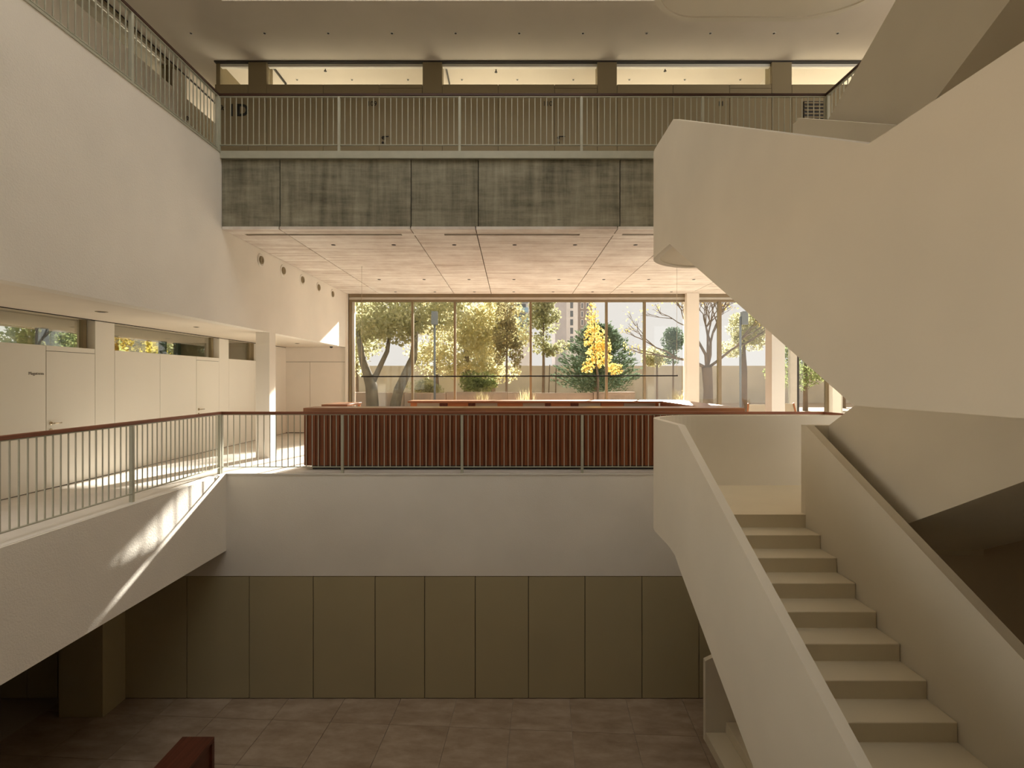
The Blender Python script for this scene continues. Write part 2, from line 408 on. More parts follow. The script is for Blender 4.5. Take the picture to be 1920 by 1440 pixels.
def lever(parent, P, dirv, out, side, mat):
    """lever handle with key rosette; P on the door face, out = facing direction, side = lever direction"""
    P = Vector(P); out = Vector(out); side = Vector(side)
    h = bpy.data.objects.new('door_handle', None); h.location = P - org(parent); h.empty_display_size = 0.05
    link(h, parent, P)
    tube('rosette', [P + out * 0.001, P + out * 0.010], 0.027, mat, h, 14)
    tube('lever', [P + out * 0.008, P + out * 0.045, P + out * 0.055 + side * 0.02, P + out * 0.055 + side * 0.13], [0.011, 0.011, 0.011, 0.009], mat, h, 8)
    tube('key_rosette', [P + out * 0.001 - Vector((0, 0, 0.10)), P + out * 0.012 - Vector((0, 0, 0.10))], [0.026, 0.022], mat, h, 14)
    return h
DN = 0
def door_x(y0, y1, label):
    global DN; DN += 1
    d = struct(box('door_%d' % DN, (XG - 0.055, y0 + 0.004, ZM + 0.012), (XG + 0.001, y1 - 0.004, 0.418), M['panel'], None, 0.002), label, 'door')
    lever(d, (XG + 0.001, y0 + 0.075, ZM + 0.96), None, (1, 0, 0), (0, 1, 0), M['steel'])
door_x(7.75, 8.66, 'cream flush door beside the small lettering on the left gallery wall')
door_x(11.44, 12.33, 'cream flush door further back on the left gallery wall')

# strip windows of that wall, the rooms behind and their outer windows
WN = 0
def window(parts, label, base):
    """parts: (name, a, b, mat)"""
    global WN; WN += 1
    w = thing('window_%d' % WN, base, label, 'window', kind='structure')
    for n_, a, b, mt in parts: box(n_, a, b, mt, w)
    return w
for (y0, y1, lab) in ((6.51, 8.66, 'strip window above the lettered door showing green trees'), (9.09, 12.33, 'strip window in the left gallery showing a yellow tree'), (12.75, 14.10, 'short strip window beside the white column, showing a plain wall')):
    window([('pane', (XG - 0.17, y0, 0.5), (XG - 0.16, y1, ZG), M['clear']),
            ('window_frame', (XG - 0.20, y1 - 0.075, 0.5), (XG - 0.13, y1 - 0.005, ZG), M['upanel']),
            ('window_sill', (XG - 0.20, y0, 0.49), (XG - 0.061, y1, 0.503), M['panel'])], lab, (XG - 0.165, (y0 + y1) / 2, 0.5))
XO = -8.75
struct(box('wall_outer_left', (XO - 0.2, 6.5, ZM), (XO, 14.1, -0.5), M['plaster']), 'low parapet wall of the rooms behind the left gallery', 'wall')
struct(box('wall_outer_left_end', (XO - 0.2, 14.1, ZM), (XG - 0.15, 14.3, ZG), M['upanel']), 'end wall of the rooms behind the left gallery', 'wall')
ym = [6.6, 8.3, 10.0, 11.8, 13.45, 14.05]
parts = [('mullion', (XO - 0.12, y - 0.075, -0.5), (XO, y + 0.075, ZG), M['dark']) for y in ym[1:]]
parts += [('pane', (XO - 0.07, a + 0.075, -0.5), (XO - 0.06, b - 0.075, ZG), M['upper_glass']) for a, b in zip(ym, ym[1:])]
window(parts, 'outer ribbon window with dark mullions behind the left gallery', (XO, 8, -0.5))
struct(box('wall_room_side', (XO - 0.2, 6.3, ZM), (XG - 0.001, 6.499, ZG - 0.001), M['plaster']), 'side wall of the rooms behind the left gallery', 'wall')
gs = [('mullion', (XG - 0.1, y - 0.03, ZM), (XG, y + 0.03, ZG - 0.012), M['frame']) for y in (-4.9, -2.6, -0.3, 2.0, 4.2, 6.26)]  # glazing added out of view to light the stair from the left
gs += [('pane', (XG - 0.06, a + 0.03, ZM), (XG - 0.05, b - 0.03, ZG - 0.012), M['clear']) for a, b in ((-4.9, -2.6), (-2.6, -0.3), (-0.3, 2.0), (2.0, 4.2), (4.2, 6.26))]
window(gs, 'unseen full-height glazing added for light at the near end of the left gallery', (XG, 0, ZM))
# lettering
def text(name, s, size, mat, P, rot, label, cat, ext=0.004, parent=None, spacing=1.0, bold=0.0):
    cu = bpy.data.curves.new(name, 'FONT'); cu.body = s; cu.size = size; cu.extrude = ext; cu.resolution_u = 3; cu.space_character = spacing; cu.offset = bold
    ob = bpy.data.objects.new(name, cu); COL.objects.link(ob)
    dg = bpy.context.evaluated_depsgraph_get()
    me = bpy.data.meshes.new_from_object(ob.evaluated_get(dg))
    bpy.data.objects.remove(ob)
    bm = bmesh.new(); bm.from_mesh(me); bpy.data.meshes.remove(me)
    rm = Matrix.Translation(Vector(P)) @ Matrix.Rotation(rot[2], 4, 'Z') @ Matrix.Rotation(rot[0], 4, 'X')
    bm.transform(rm)
    t = thing(name, P, label, cat)
    seen = set(); isl = []
    bmesh.ops.remove_doubles(bm, verts=bm.verts, dist=1e-6)
    bm.verts.ensure_lookup_table()
    for v0 in bm.verts:
        if v0 in seen: continue
        stack = [v0]; seen.add(v0); comp = set()
        while stack:
            q = stack.pop(); comp.add(q)
            for e in q.link_edges:
                w = e.other_vert(q)
                if w not in seen: seen.add(w); stack.append(w)
        isl.append(comp)
    for comp in isl:
        nb = bmesh.new(); mp = {q: nb.verts.new(q.co) for q in comp}
        for f in bm.faces:
            if f.verts[0] in comp: nb.faces.new([mp[q] for q in f.verts])
        from_bm('character', nb, mat, t)
    bm.free()
    return t
text('door_lettering', 'Magatzem', 0.060, M['greytext'], (XG + 0.004, xz_to(53, XG), 0.07), (R(90), 0, R(90)), 'small grey lettering Magatzem on the left gallery wall', 'sign')

# back wall of the gallery, beside the glass
wb = struct(box('wall_gallery_end', (XG - 0.15, YF + 0.01, ZM), (XL + 0.05, YF + 0.2, ZC), M['gap']), 'cream panelled wall at the far end of the left gallery', 'wall')
for x0, x1, z0, z1 in ((XG - 0.14, -6.05, ZM + 0.02, 0.53), (-6.05, XL - 0.0, ZM + 0.02, 0.53), (XG - 0.14, XL - 0.0, 0.54, ZG)):
    box('panel', (x0 + 0.004, YF - 0.03, z0), (x1 - 0.004, YF + 0.01, z1), M['upanel'] if False else M['plaster'], wb, 0.002)
tag(box('white_column', (-5.23, 10.88, ZM), (-4.95, 11.17, ZG - 0.001), M['plaster'], bevel=0.004), 'slender white column under the big left wall', 'column')
tag(box('white_column', (5.30, 10.88, ZM), (5.57, 11.16, ZC - 0.001), M['plaster'], bevel=0.004), 'white column behind the right end of the balcony, near the canvas chairs', 'column')
tag(box('white_column', (5.17, 15.75, ZM), (5.53, 16.05, ZC - 0.001), M['plaster'], bevel=0.004), 'white column standing in the line of the glass facade', 'column')
tag(box('white_column', (9.47, 15.75, ZM), (9.72, 16.05, ZC - 0.001), M['plaster'], bevel=0.004), 'white column at the far right end of the glass facade', 'column')
struct(box('trim_4', (XL - 0.02, 15.88, ZM), (-4.90, 16.0, ZC), M['panel']), 'white strip beside the left edge of the facade', 'trim')
# door-station like sprinkler head under the gallery soffit
def downlight(P, label, grp, col=None, r=0.045, up=1):
    t = thing('ceiling_light', P, label, 'light', grp)
    P = Vector(P)
    tube('trim_ring', [P + Vector((0, 0, 0.0)), P - Vector((0, 0, 0.006))], [r, r * 0.94], col or M['dark'], t, 14, smooth=False)
    tube('lens', [P - Vector((0, 0, 0.0062)), P - Vector((0, 0, 0.010))], [r * 0.62, r * 0.55], M['dark'], t, 10, smooth=False)
for k, (xx, yy, r_) in enumerate(((-5.75, 12.6, 0.09), (-5.72, 14.2, 0.06), (-5.85, 7.6, 0.08), (-5.8, 9.8, 0.05))):
    downlight((xx, yy, ZG), 'flush round light in the left gallery soffit, ' + ['just behind the white column', 'near the end wall', 'above the nearest strip window', 'above the middle of the gallery'][k], 'soffit lights of the left gallery', M['upanel'], r_)
t = thing('smoke_detector', (-5.0, 15.2, ZG - 0.05), 'small dark spherical sensor under the left gallery soffit', 'sensor')
tube('base', [(-5.15, 15.2, ZG), (-5.15, 15.2, ZG - 0.02)], 0.05, M['panel'], t, 12)
tube('dome', [(-5.15, 15.2, ZG - 0.02), (-5.15, 15.2, ZG - 0.05), (-5.15, 15.2, ZG - 0.07)], [0.045, 0.04, 0.015], M['dark'], t, 12)

# ------------------------------------------------------------------ concrete beam and soffit
cx = [XL, -3.97, -1.73, -0.62, 1.80, 2.92, 5.30, 7.6, 10.0, 14.0]
cl = struct(box('ceiling_middle', (XL - 0.15, YE + 0.13, ZC + 0.055), (14, YF + 1.28, 3.74), M['gap']), 'board-marked pale concrete ceiling of the middle level', 'ceiling')
for a, b in zip(cx, cx[1:]):
    g = 0.009
    o = boxes('panel', [((a + g, YE + 0.40, ZC), (b - g, YF + 1.28, ZC + 0.06))], M['soffit'], cl)
    boxes('panel', [((a + g, YE, ZC), (b - g, YE + 0.30, ZC + 0.045))], M['soffit'], cl)
for a, b in ((-4.72, -1.95), (-1.2, 1.2), (1.95, 4.6)):
    tag(boxes('slot_diffuser', [((a, YE + 0.31, ZC + 0.02), (b, YE + 0.39, ZC + 0.05))], M['upanel'], base=((a + b) / 2, YE + 0.35, ZC + 0.02)),
        {-4.72: 'linear slot in the concrete ceiling, left one behind the beam', -1.2: 'linear slot in the concrete ceiling, middle one behind the beam', 1.95: 'linear slot in the concrete ceiling, right one behind the beam'}[a], 'vent', 'linear ceiling slots')
for a, b in ((XL, -4.72), (-1.95, -1.2), (1.2, 1.95), (4.6, 14)):
    box('panel', (a, YE + 0.30, ZC), (b, YE + 0.40, ZC + 0.05), M['soffit'], cl)
bmw = struct(box('wall_beam', (XL, YE + 0.06, ZC + 0.046), (XR + 0.3, YE + 0.13, 3.76), M['gap']), 'dark board-marked concrete beam below the upper balcony', 'wall')
bxs = [XL, -3.955, -1.72, -0.575, 1.84, 4.0, XR + 0.3]
for a, b in zip(bxs, bxs[1:]):
    box('panel', (a + 0.007, YE, ZC + 0.0451), (b - 0.007, YE + 0.06, 3.755), M['beam'], bmw, 0.003)
# downlights of the concrete ceiling: three rows
gx = [-3.40 + 1.15 * k for k in range(8)]
for ri, (yy, rowname) in enumerate(((10.15, 'row nearest the beam'), (13.65, 'middle row'), (15.56, 'row nearest the windows'))):
    for k, xx in enumerate(gx):
        downlight((xx, yy, ZC), 'dark spotlight in concrete ceiling, %s, %s from left' % (rowname, ORD[k]), 'spotlights in the concrete ceiling', None, 0.042)

# upper slab edge
struct(box('trim_5', (XL - 0.02, YE - 0.05, 3.757), (XR + 0.3, YE + 0.3, ZU), M['rail']), 'painted steel edge of the upper balcony', 'trim')
struct(box('floor_upper', (-11, YE + 0.3, 3.742), (14, YF + 1.28, ZU), M['stone']), 'floor of the upper level behind the balcony', 'floor')
struct(box('floor_upper_left', (-11, -5, ZU - 0.3), (XL - 0.25, YE + 0.3, ZU), M['stone']), 'floor of the upper left gallery', 'floor')
struct(box('floor_upper_right', (XR + 0.3, 6.45, ZC), (14, YE + 0.3, ZU), M['stone']), 'floor of the upper right gallery', 'floor')

# ------------------------------------------------------------------ glazed facade
mxs = [-2.98, -1.71, 0.56, 2.83, 3.97]
fw = thing('window_%d' % (WN + 1), (0, YF, ZM), 'tall glass facade with slim bronze mullions behind the counter', 'window', kind='structure'); WN += 1
box('head_frame', (-4.88, YF - 0.05, ZC - 0.10), (5.17, YF + 0.10, ZC - 0.001), M['frame'], fw)
box('blind_box', (-4.88, YF - 0.03, ZC - 0.17), (5.17, YF + 0.06, ZC - 0.101), M['frame_light'], fw)
box('transom_bar', (-4.88, YF - 0.04, ZC - 0.235), (5.17, YF + 0.08, ZC - 0.171), M['frame'], fw)
box('sill_frame', (-4.88, YF - 0.05, ZM), (5.17, YF + 0.10, ZM + 0.10), M['frame'], fw)
box('jamb', (-4.88, YF - 0.05, ZM + 0.1), (-4.80, YF + 0.10, ZC - 0.236), M['frame'], fw)
box('jamb', (-4.79, YF - 0.01, ZM + 0.1), (-4.72, YF + 0.06, ZC - 0.236), M['frame_light'], fw)
edges = [-4.72] + mxs + [5.17]
for x in mxs:
    box('mullion', (x - 0.032, YF - 0.06, ZM + 0.1), (x + 0.032, YF + 0.08, ZC - 0.236), M['frame'], fw)
for a, b in zip(edges, edges[1:]):
    box('pane', (a + 0.033, YF + 0.02, ZM + 0.1), (b - 0.033, YF + 0.032, ZC - 0.236), M['glass'], fw)
fw2 = thing('window_%d' % (WN + 1), (8, YF, ZM), 'glass facade to the right of the white facade column', 'window', kind='structure'); WN += 1
box('head_frame', (5.53, YF - 0.05, ZC - 0.10), (14, YF + 0.10, ZC - 0.001), M['frame'], fw2)
box('blind_box', (5.53, YF - 0.03, ZC - 0.17), (14, YF + 0.06, ZC - 0.101), M['frame_light'], fw2)
box('transom_bar', (5.53, YF - 0.04, ZC - 0.235), (14, YF + 0.08, ZC - 0.171), M['frame'], fw2)
box('sill_frame', (5.53, YF - 0.05, ZM), (14, YF + 0.10, ZM + 0.10), M['frame'], fw2)
m2 = [(6.22, 0.045, M['frame']), (8.42, 0.10, M['frame_light']), (8.56, 0.025, M['dark']), (9.44, 0.03, M['frame']), (9.82, 0.06, M['frame_light']), (12.0, 0.03, M['frame'])]
e2 = [5.53] + [q[0] for q in m2] + [14]
for x, w_, mt in m2:
    box('mullion', (x - w_, YF - 0.06, ZM + 0.1), (x + w_, YF + 0.08, ZC - 0.236), mt, fw2)
for a, b in zip(e2, e2[1:]):
    if b - a > 0.3: box('pane', (a + 0.03, YF + 0.02, ZM + 0.1), (b - 0.03, YF + 0.032, ZC - 0.236), M['glass'], fw2)
struct(box('wall_right_end', (14, 6.4, ZM - 0.2), (14.2, YF + 0.2, ZT), M['plaster']), 'far right wall of the right gallery', 'wall')

# pendant line lamp
pl = thing('pendant_lamp', (0.15, 12.1, 0.06), 'long thin black pendant light bar hanging over the counter', 'lamp')
tube('light_bar', [(-3.42, 12.1, 0.072), (3.76, 12.1, 0.092)], 0.014, M['matte'], pl, 10)
for x in (-3.41, 3.74):
    tube('wire', [(x, 12.1, 0.08), (x, 12.1, ZC)], 0.0035, M['steel'], pl, 6)
    tube('ceiling_cap', [(x, 12.1, ZC), (x, 12.1, ZC - 0.012)], 0.022, M['panel'], pl, 10)

# ------------------------------------------------------------------ railings
def railing(label, base, x0, x1, y, zf, h, posts, nbal, mat_hand, along='x', foot=0.115, hand=0.03):
    """straight railing; along x at depth y, or along y at X = y"""
    t = thing('railing', base, label, 'railing')
    def pt(s, d, z): return (s, y + d, z) if along == 'x' else (y + d, s, z)
    zb = zf + foot
    def bar(name, s0, s1, d, z0, z1, mt, bev=0):
        a = pt(s0, -d, z0); b = pt(s1, d, z1)
        return box(name, a, b, mt, t, bev)
    bar('handrail', x0, x1, hand, zf + h - 0.045, zf + h, M[mat_hand], 0.006)
    bar('top_bar', x0, x1, 0.02, zf + h - 0.058, zf + h - 0.0455, M['rail'])
    bar('bottom_bar', x0, x1, 0.018, zb - 0.012, zb, M['rail'])
    pm = mesh_box('post', 0.042, 0.05, h - 0.06, M['rail'], 0.003)
    bmh = mesh_box('baluster', 0.012, 0.012, h - foot - 0.058, M['rail'])
    for p in posts: share('post', pm, pt(p, 0, zf), t, (0, 0, R(90) if along == 'y' else 0))
    ps = sorted(posts)
    for a, b in zip(ps, ps[1:]):
        for k in range(1, nbal + 1):
            s = a + (b - a) * k / (nbal + 1)
            if min(x0, x1) < s < max(x0, x1):
                share('baluster', bmh, pt(s, 0, zb), t)
    return t
pX = [-4.965, -2.90, -0.855, 1.20, 3.26, 5.345]
railing('railing with brown handrail in front of the wooden counter', (0, YE + 0.03, ZM), -4.99, 5.37, YE + 0.03, ZM, 1.055, pX, 19, 'handrail')
railing('railing with brown handrail along the left gallery', (-4.975, 6, ZM), 2.0, YE + 0.0, -4.975, ZM, 1.055, [YE - 0.02, 6.98, 4.88, 2.78], 20, 'handrail_y', 'y')
railing('railing with brown handrail along the right gallery behind the stair', (5.345, 8.6, ZM), 8.2, YE + 0.0, 5.345, ZM, 1.055, [YE - 0.02, 8.22], 7, 'handrail_y', 'y')
uX = [-4.98, -2.94, -0.89, 1.18, 3.24, 5.33]
railing('dark-topped railing across the upper balcony', (0, 9.0, ZU), -5.0, 5.35, YE - 0.02, ZU, 0.98, uX, 20, 'handrail_dark')
railing('dark-topped railing along the upper left gallery', (-4.985, 6.5, ZU), 3.0, YE - 0.05, -4.985, ZU, 0.98, [YE - 0.07, 6.98, 4.90, 3.02], 20, 'handrail_dark_y', 'y', foot=0.045)
railing('dark-topped railing along the upper right gallery above the stair', (5.345, 7.8, ZU), 6.5, YE - 0.05, 5.345, ZU, 0.98, [YE - 0.07, 7.75, 6.52], 11, 'handrail_dark_y', 'y')

# ------------------------------------------------------------------ counter
cf = thing('reception_counter', (0.2, 11, ZM), 'long reddish wooden reception counter clad in vertical slats', 'counter')
cy0, cy1 = 9.45, 10.02; cx0, cx1 = -3.69, 4.12; cz = -0.50
box('plinth', (cx0 + 0.12, cy0 + 0.10, ZM), (cx1 - 0.12, cy1 - 0.1, ZM + 0.08), M['dark'], cf)
box('body', (cx0 + 0.02, cy0 + 0.03, ZM + 0.081), (cx1 - 0.02, cy1 - 0.005, cz - 0.072), M['bench'], cf)
box('countertop', (cx0 - 0.005, cy0 - 0.012, cz - 0.07), (cx1 + 0.005, cy1, cz), M['top'], cf, 0.003)
ns = 110; pitch = (cx1 - cx0) / ns
sm = mesh_box('slat', pitch - 0.010, 0.028, cz - 0.073 - (ZM + 0.082), M['slat'], 0.003)
for k in range(ns): share('slat', sm, (cx0 + pitch * (k + 0.5), cy0 + 0.0135, ZM + 0.082), cf)
ne = 9
sm2 = mesh_box('slat', 0.028, 0.07, cz - 0.073 - (ZM + 0.082), M['slat'], 0.003)
for k in range(ne): share('slat', sm2, (cx0 + 0.004, cy0 + 0.07 + 0.077 * k, ZM + 0.082), cf)
# right arm and rear bar
box('side_wing', (3.50, cy1 + 0.002, ZM + 0.081), (cx1 - 0.01, 12.6, cz - 0.05), M['slat'], cf)
box('wing_top', (3.48, cy1 + 0.002, cz - 0.048), (cx1 + 0.005, 13.2, cz + 0.001), M['top'], cf, 0.002)
rb = thing('back_counter', (0.5, 12.8, ZM), 'low wooden back counter with grey and orange panels below the windows', 'counter')
box('body', (-2.40, 12.62, ZM), (3.47, 13.18, cz - 0.045), M['orange'], rb)
box('countertop', (-2.44, 12.46, cz - 0.044), (3.478, 13.22, cz + 0.002), M['top'], rb, 0.002)
sg = [(781, 824, 'g'), (824, 839, 'd'), (839, 878, 'o'), (878, 891, 'd'), (891, 933, 'g'), (933, 980, 'o'), (980, 1022, 'g'), (1022, 1033, 'd'), (1033, 1070, 'o'), (1070, 1085, 'd'), (1085, 1127, 'g'), (1127, 1170, 'o'), (1170, 1230, 'g')]
for a, b, c in sg:
    x0, x1 = (a - 960) * 0.01255, (b - 960) * 0.01255
    dy = {'g': 12.58, 'd': 12.60, 'o': 12.56}[c]
    box({'g': 'grey_panel', 'd': 'drawer_gap', 'o': 'drawer_front'}[c], (x0 + 0.005, dy, ZM + 0.1), (x1 - 0.005, 12.62, cz - 0.05), {'g': M['greypanel'], 'd': M['bench'], 'o': M['orange']}[c], rb, 0.002)
la = thing('side_desk', (-3.45, 10.85, ZM), 'small wooden desk top at the left end behind the counter', 'desk')
box('desk_top', (-3.70, 10.35, cz - 0.02), (-3.20, 11.35, cz + 0.02), M['top'], la, 0.003)
box('front_edge', (-3.70, 10.36, cz - 0.075), (-3.22, 10.40, cz - 0.021), M['orange'], la)
for (xx, yy) in ((-3.66, 10.45), (-3.24, 10.45), (-3.66, 11.3), (-3.24, 11.3)):
    box('leg', (xx - 0.025, yy - 0.025, ZM), (xx + 0.025, yy + 0.025, cz - 0.021), M['orange'], la)

# canvas chairs by the window
def chair(P, rz, label):
    t = thing('canvas_chair', P, label, 'chair', 'canvas chairs by the glass')
    P0 = Vector(P); t.rotation_euler = (0, 0, rz)
    def bx(name, a, b, mt, bev=0.004):
        bm = bmesh.new(); bm_box(bm, a, b)
        bmesh.ops.bevel(bm, geom=bm.edges[:], offset=bev, segments=1, affect='EDGES')
        bmesh.ops.translate(bm, verts=bm.verts, vec=P0)
        return from_bm(name, bm, mt, t)
    def bar(name, pts, r_, mt):
        return tube(name, [P0 + Vector(p) for p in pts], r_, mt, t, 8)
    for s in (-1, 1):
        bar('back_leg', [(s * 0.29, 0.27, 0), (s * 0.29, 0.22, 0.42), (s * 0.29, 0.36, 0.97)], 0.02, M['chairwood'])
        bar('front_leg', [(s * 0.29, -0.28, 0), (s * 0.29, -0.28, 0.60)], 0.02, M['chairwood'])
        bx('armrest', (s * 0.29 - 0.03, -0.31, 0.60), (s * 0.29 + 0.03, 0.27, 0.63), M['chairwood'])
    bx('seat', (-0.27, -0.28, 0.36), (0.27, 0.24, 0.42), M['fabric'], 0.012)
    bm = bmesh.new()
    bm_prism(bm, [(0.215, 0.44), (0.245, 0.44), (0.375, 0.945), (0.345, 0.945)], lambda p: (-0.268, p[0], p[1]), lambda p: (0.268, p[0], p[1]))
    bmesh.ops.translate(bm, verts=bm.verts, vec=P0)
    from_bm('backrest', bm, M['fabric'], t)
    bar('stretcher', [(-0.29, 0.25, 0.22), (0.29, 0.25, 0.22)], 0.014, M['chairwood'])
    bar('stretcher', [(-0.29, -0.28, 0.22), (0.29, -0.28, 0.22)], 0.014, M['chairwood'])
    return t
chair((6.62, 14.5, ZM), R(180 - 8), 'canvas chair with wooden frame seen from behind, right of the counter')
chair((7.95, 14.75, ZM), R(95), 'canvas chair seen from the side, furthest to the right')

# ------------------------------------------------------------------ upper level: panelled back wall with strip windows
wu = struct(box('wall_upper', (-6.02, YB + 0.03, ZU), (9.0, YB + 0.12, 5.97), M['gap']), 'khaki panelled wall with doors along the upper corridor', 'wall')
def UX(p): return (p - 960) * YB / 1000
zt0 = 5.98
def upanel(a, b, z0, z1): box('panel', (UX(a) + 0.004, YB, z0), (UX(b) - 0.004, YB + 0.05, z1), M['upanel'], wu, 0.002)
box('return_wall', (-6.02, YB + 0.051, ZU), (-5.94, YF, ZT), M['upanel'], wu)
ups = [(402.6, 465, 0), (465, 500, 1), (500, 606, 0), (606, 711, 0), (711, 792, 2), (792, 829, 1), (829, 934, 0), (934, 1040, 0), (1040, 1120, 2), (1120, 1157, 1), (1157, 1262, 0), (1262, 1368, 0), (1368, 1447, 2), (1447, 1485, 1), (1485, 1590, 0), (1590, 1696, 0), (1696, 1776, 0)]
udoors = []
for a, b, kd in ups:
    if kd == 0: upanel(a, b, ZU + 0.01, zt0)
    elif kd == 1:
        upanel(a, b, ZU + 0.01, ZT - 0.025)
        box('pillar_core', (UX(a) + 0.01, YB + 0.06, zt0 - 0.01), (UX(b) - 0.01, YB + 0.3, ZT), M['upanel'], wu)
    else:
        upanel(a, b, 5.905, zt0); udoors.append((a, b))
for (a, b), num in zip(udoors, ('109', '110', '111')):
    DN += 1
    d = struct(box('door_%d' % DN, (UX(a) + 0.004, YB - 0.001, ZU + 0.012), (UX(b) - 0.004, YB + 0.045, 5.898), M['upanel'], None, 0.002), 'khaki flush door beside the number ' + num, 'door')
    lever(d, (UX(a) + 0.075, YB - 0.001, ZU + 1.02), None, (0, -1, 0), (1, 0, 0), M['dark'])
    text('door_number', num, 0.135, M['black'], (UX(a) - 0.245, YB - 0.004, 5.545), (R(90), 0, 0), {'109': 'black door number 109, nearest to the large lettering 1D', '110': 'black door number 110 in the middle of the upper corridor wall', '111': 'black door number 111 half hidden above the big stair balustrade'}[num], 'sign')
text('wing_sign', '1D', 0.335, M['black'], (UX(426.5), YB - 0.004, 5.345), (R(90), 0, 0), 'large black lettering 1D on the upper corridor wall', 'sign', spacing=1.1, bold=0.009)
# pictogram: small walking figure with a dashed arc next to 1D
ps = thing('stair_pictogram', (UX(418), YB, 5.36), 'small black pictogram left of the lettering 1D', 'sign')
def pic(pts, r_):
    tube('stroke', [(UX(x), YB - 0.005, (712 - y) * YB / 1000) for x, y in pts], r_, M['black'], ps, 6)
pic([(416.3, 197.4), (416.3, 198.6)], 0.012); pic([(417.2, 200), (416.8, 203.6)], 0.010); pic([(417.0, 203.5), (419.5, 206.5)], 0.008)
pic([(416.8, 203.5), (414.8, 206)], 0.008); pic([(417.2, 200.6), (419.5, 202)], 0.006); pic([(420.5, 198), (422.3, 197.2)], 0.004); pic([(422.3, 199.8), (423.2, 198.2)], 0.004); pic([(420.2, 200), (421.0, 201)], 0.004)
struct(box('trim_6', (-6.03, YB - 0.012, ZT - 0.028), (9, YB + 0.06, ZT - 0.001), M['dark']), 'dark shadow line where the upper wall meets the ceiling', 'trim')
for (a, b, lab) in ((402.6, 465, 'short strip window above the lettering 1D'), (500, 792, 'strip window above door 109'), (829, 1120, 'strip window above door 110'), (1157, 1447, 'strip window above door 111'), (1485, 1776, 'strip window at the right end of the upper corridor')):
    x0, x1 = UX(a), UX(b)
    window([('pane', (x0, YB + 0.10, zt0), (x1, YB + 0.11, ZT - 0.03), M['clear']),
            ('window_frame', (x0, YB + 0.06, ZT - 0.085), (x1, YB + 0.14, ZT - 0.03), M['panel']),
            ('window_sill', (x0, YB + 0.051, zt0 - 0.01), (x1, YB + 0.16, zt0 + 0.002), M['upanel'])], lab, ((x0 + x1) / 2, YB + 0.1, zt0))
# rooms behind
for k, a in enumerate((810.5, 1138.5, 1466)):
    struct(box('wall_partition_%d' % (k + 1), (UX(a) - 0.06, YB + 0.3, ZU), (UX(a) + 0.06, YF, ZT), M['plaster']), 'partition wall between the upper rooms, %s from the left' % ORD[k], 'wall')
struct(box('wall_upper_facade', (-11, YF, ZU), (14, YF + 0.2, ZU + 0.12), M['plaster']), 'low kerb below the windows of the upper rooms', 'wall')
up = [('mullion', (x - 0.03, YF, ZU + 0.12), (x + 0.03, YF + 0.1, ZT), M['frame']) for x in (-6.0, -3.4, -0.8, 1.9, 4.5, 7.1)]
up += [('pane', (a + 0.03, YF + 0.03, ZU + 0.12), (b - 0.03, YF + 0.04, ZT), M['upper_glass']) for a, b in zip((-11, -6.0, -3.4, -0.8, 1.9, 4.5, 7.1), (-6.0, -3.4, -0.8, 1.9, 4.5, 7.1, 14))]
window(up, 'mullions and panes of the upper facade windows', (0, YF, ZU + 0.12))
for k, (x, lab) in enumerate(((-4.92, 'dark ceiling track in the leftmost upper room'), (-1.36, 'dark ceiling track left behind the middle strip window'))):
    tag(box('ceiling_track', (x - 0.012, 10.98, ZT - 0.05), (x + 0.012, 11.62, ZT - 0.0), M['dark']), lab, 'track', 'ceiling tracks')
for k, (pxx, pyy, lab) in enumerate(((610, 134, 'above the first numbered door'), (930, 136, 'above the middle numbered door'), (1247, 134, 'above the numbered door nearest the stair'))):
    Y = 6.40 * 1000 / (712 - pyy); X = (pxx - 960) * Y / 1000
    t = thing('sprinkler', (X, Y, ZT - 0.07), 'small dark sprinkler on the room ceiling ' + lab, 'sprinkler', 'sprinklers in the upper rooms')
    tube('stem', [(X, Y, ZT), (X, Y, ZT - 0.05)], 0.012, M['dark'], t, 8)
    tube('deflector', [(X, Y, ZT - 0.05), (X, Y, ZT - 0.058)], 0.03, M['dark'], t, 10)
for k, pxx in enumerate((557, 660, 765, 866, 970, 1075, 1180, 1284, 1388)):
    Y = 11.48; X = (pxx - 960) * Y / 1000
    downlight((X, Y, ZT), 'pale light seen through the upper strip windows, %s from left' % ORD[k], 'lights in the upper rooms', M['panel'], 0.035)
# ceiling over corridors
struct(box('ceiling_upper', (-11, YE, ZT), (14, YF + 1.28, ZT + 0.45), M['ceil']), 'cream ceiling over the upper corridor', 'ceiling')
struct(box('ceiling_upper_left', (-11, -5, ZT), (XL, YE, ZT + 0.45), M['ceil']), 'cream ceiling over the upper left gallery', 'ceiling')
struct(box('ceiling_upper_right', (XW, -5, ZT), (14, YE, ZT + 0.45), M['ceil']), 'cream ceiling over the upper right gallery', 'ceiling')
struct(box('ceiling_near', (XL, -5, ZT), (XW, 0.3, ZT + 0.45), M['ceil']), 'cream ceiling over the gallery facing the hall', 'ceiling')
ulx = [(496 + 119.4 * k - 960) * 9.94 / 1000 for k in range(10)]
for k, xx in enumerate([(358 - 960) * 9.94 / 1000] + ulx):
    downlight((xx, 9.94, ZT), 'tiny spotlight in the upper corridor ceiling, %s from the left' % ORD[k], 'spotlights in the upper corridor ceiling', M['panel'], 0.036)
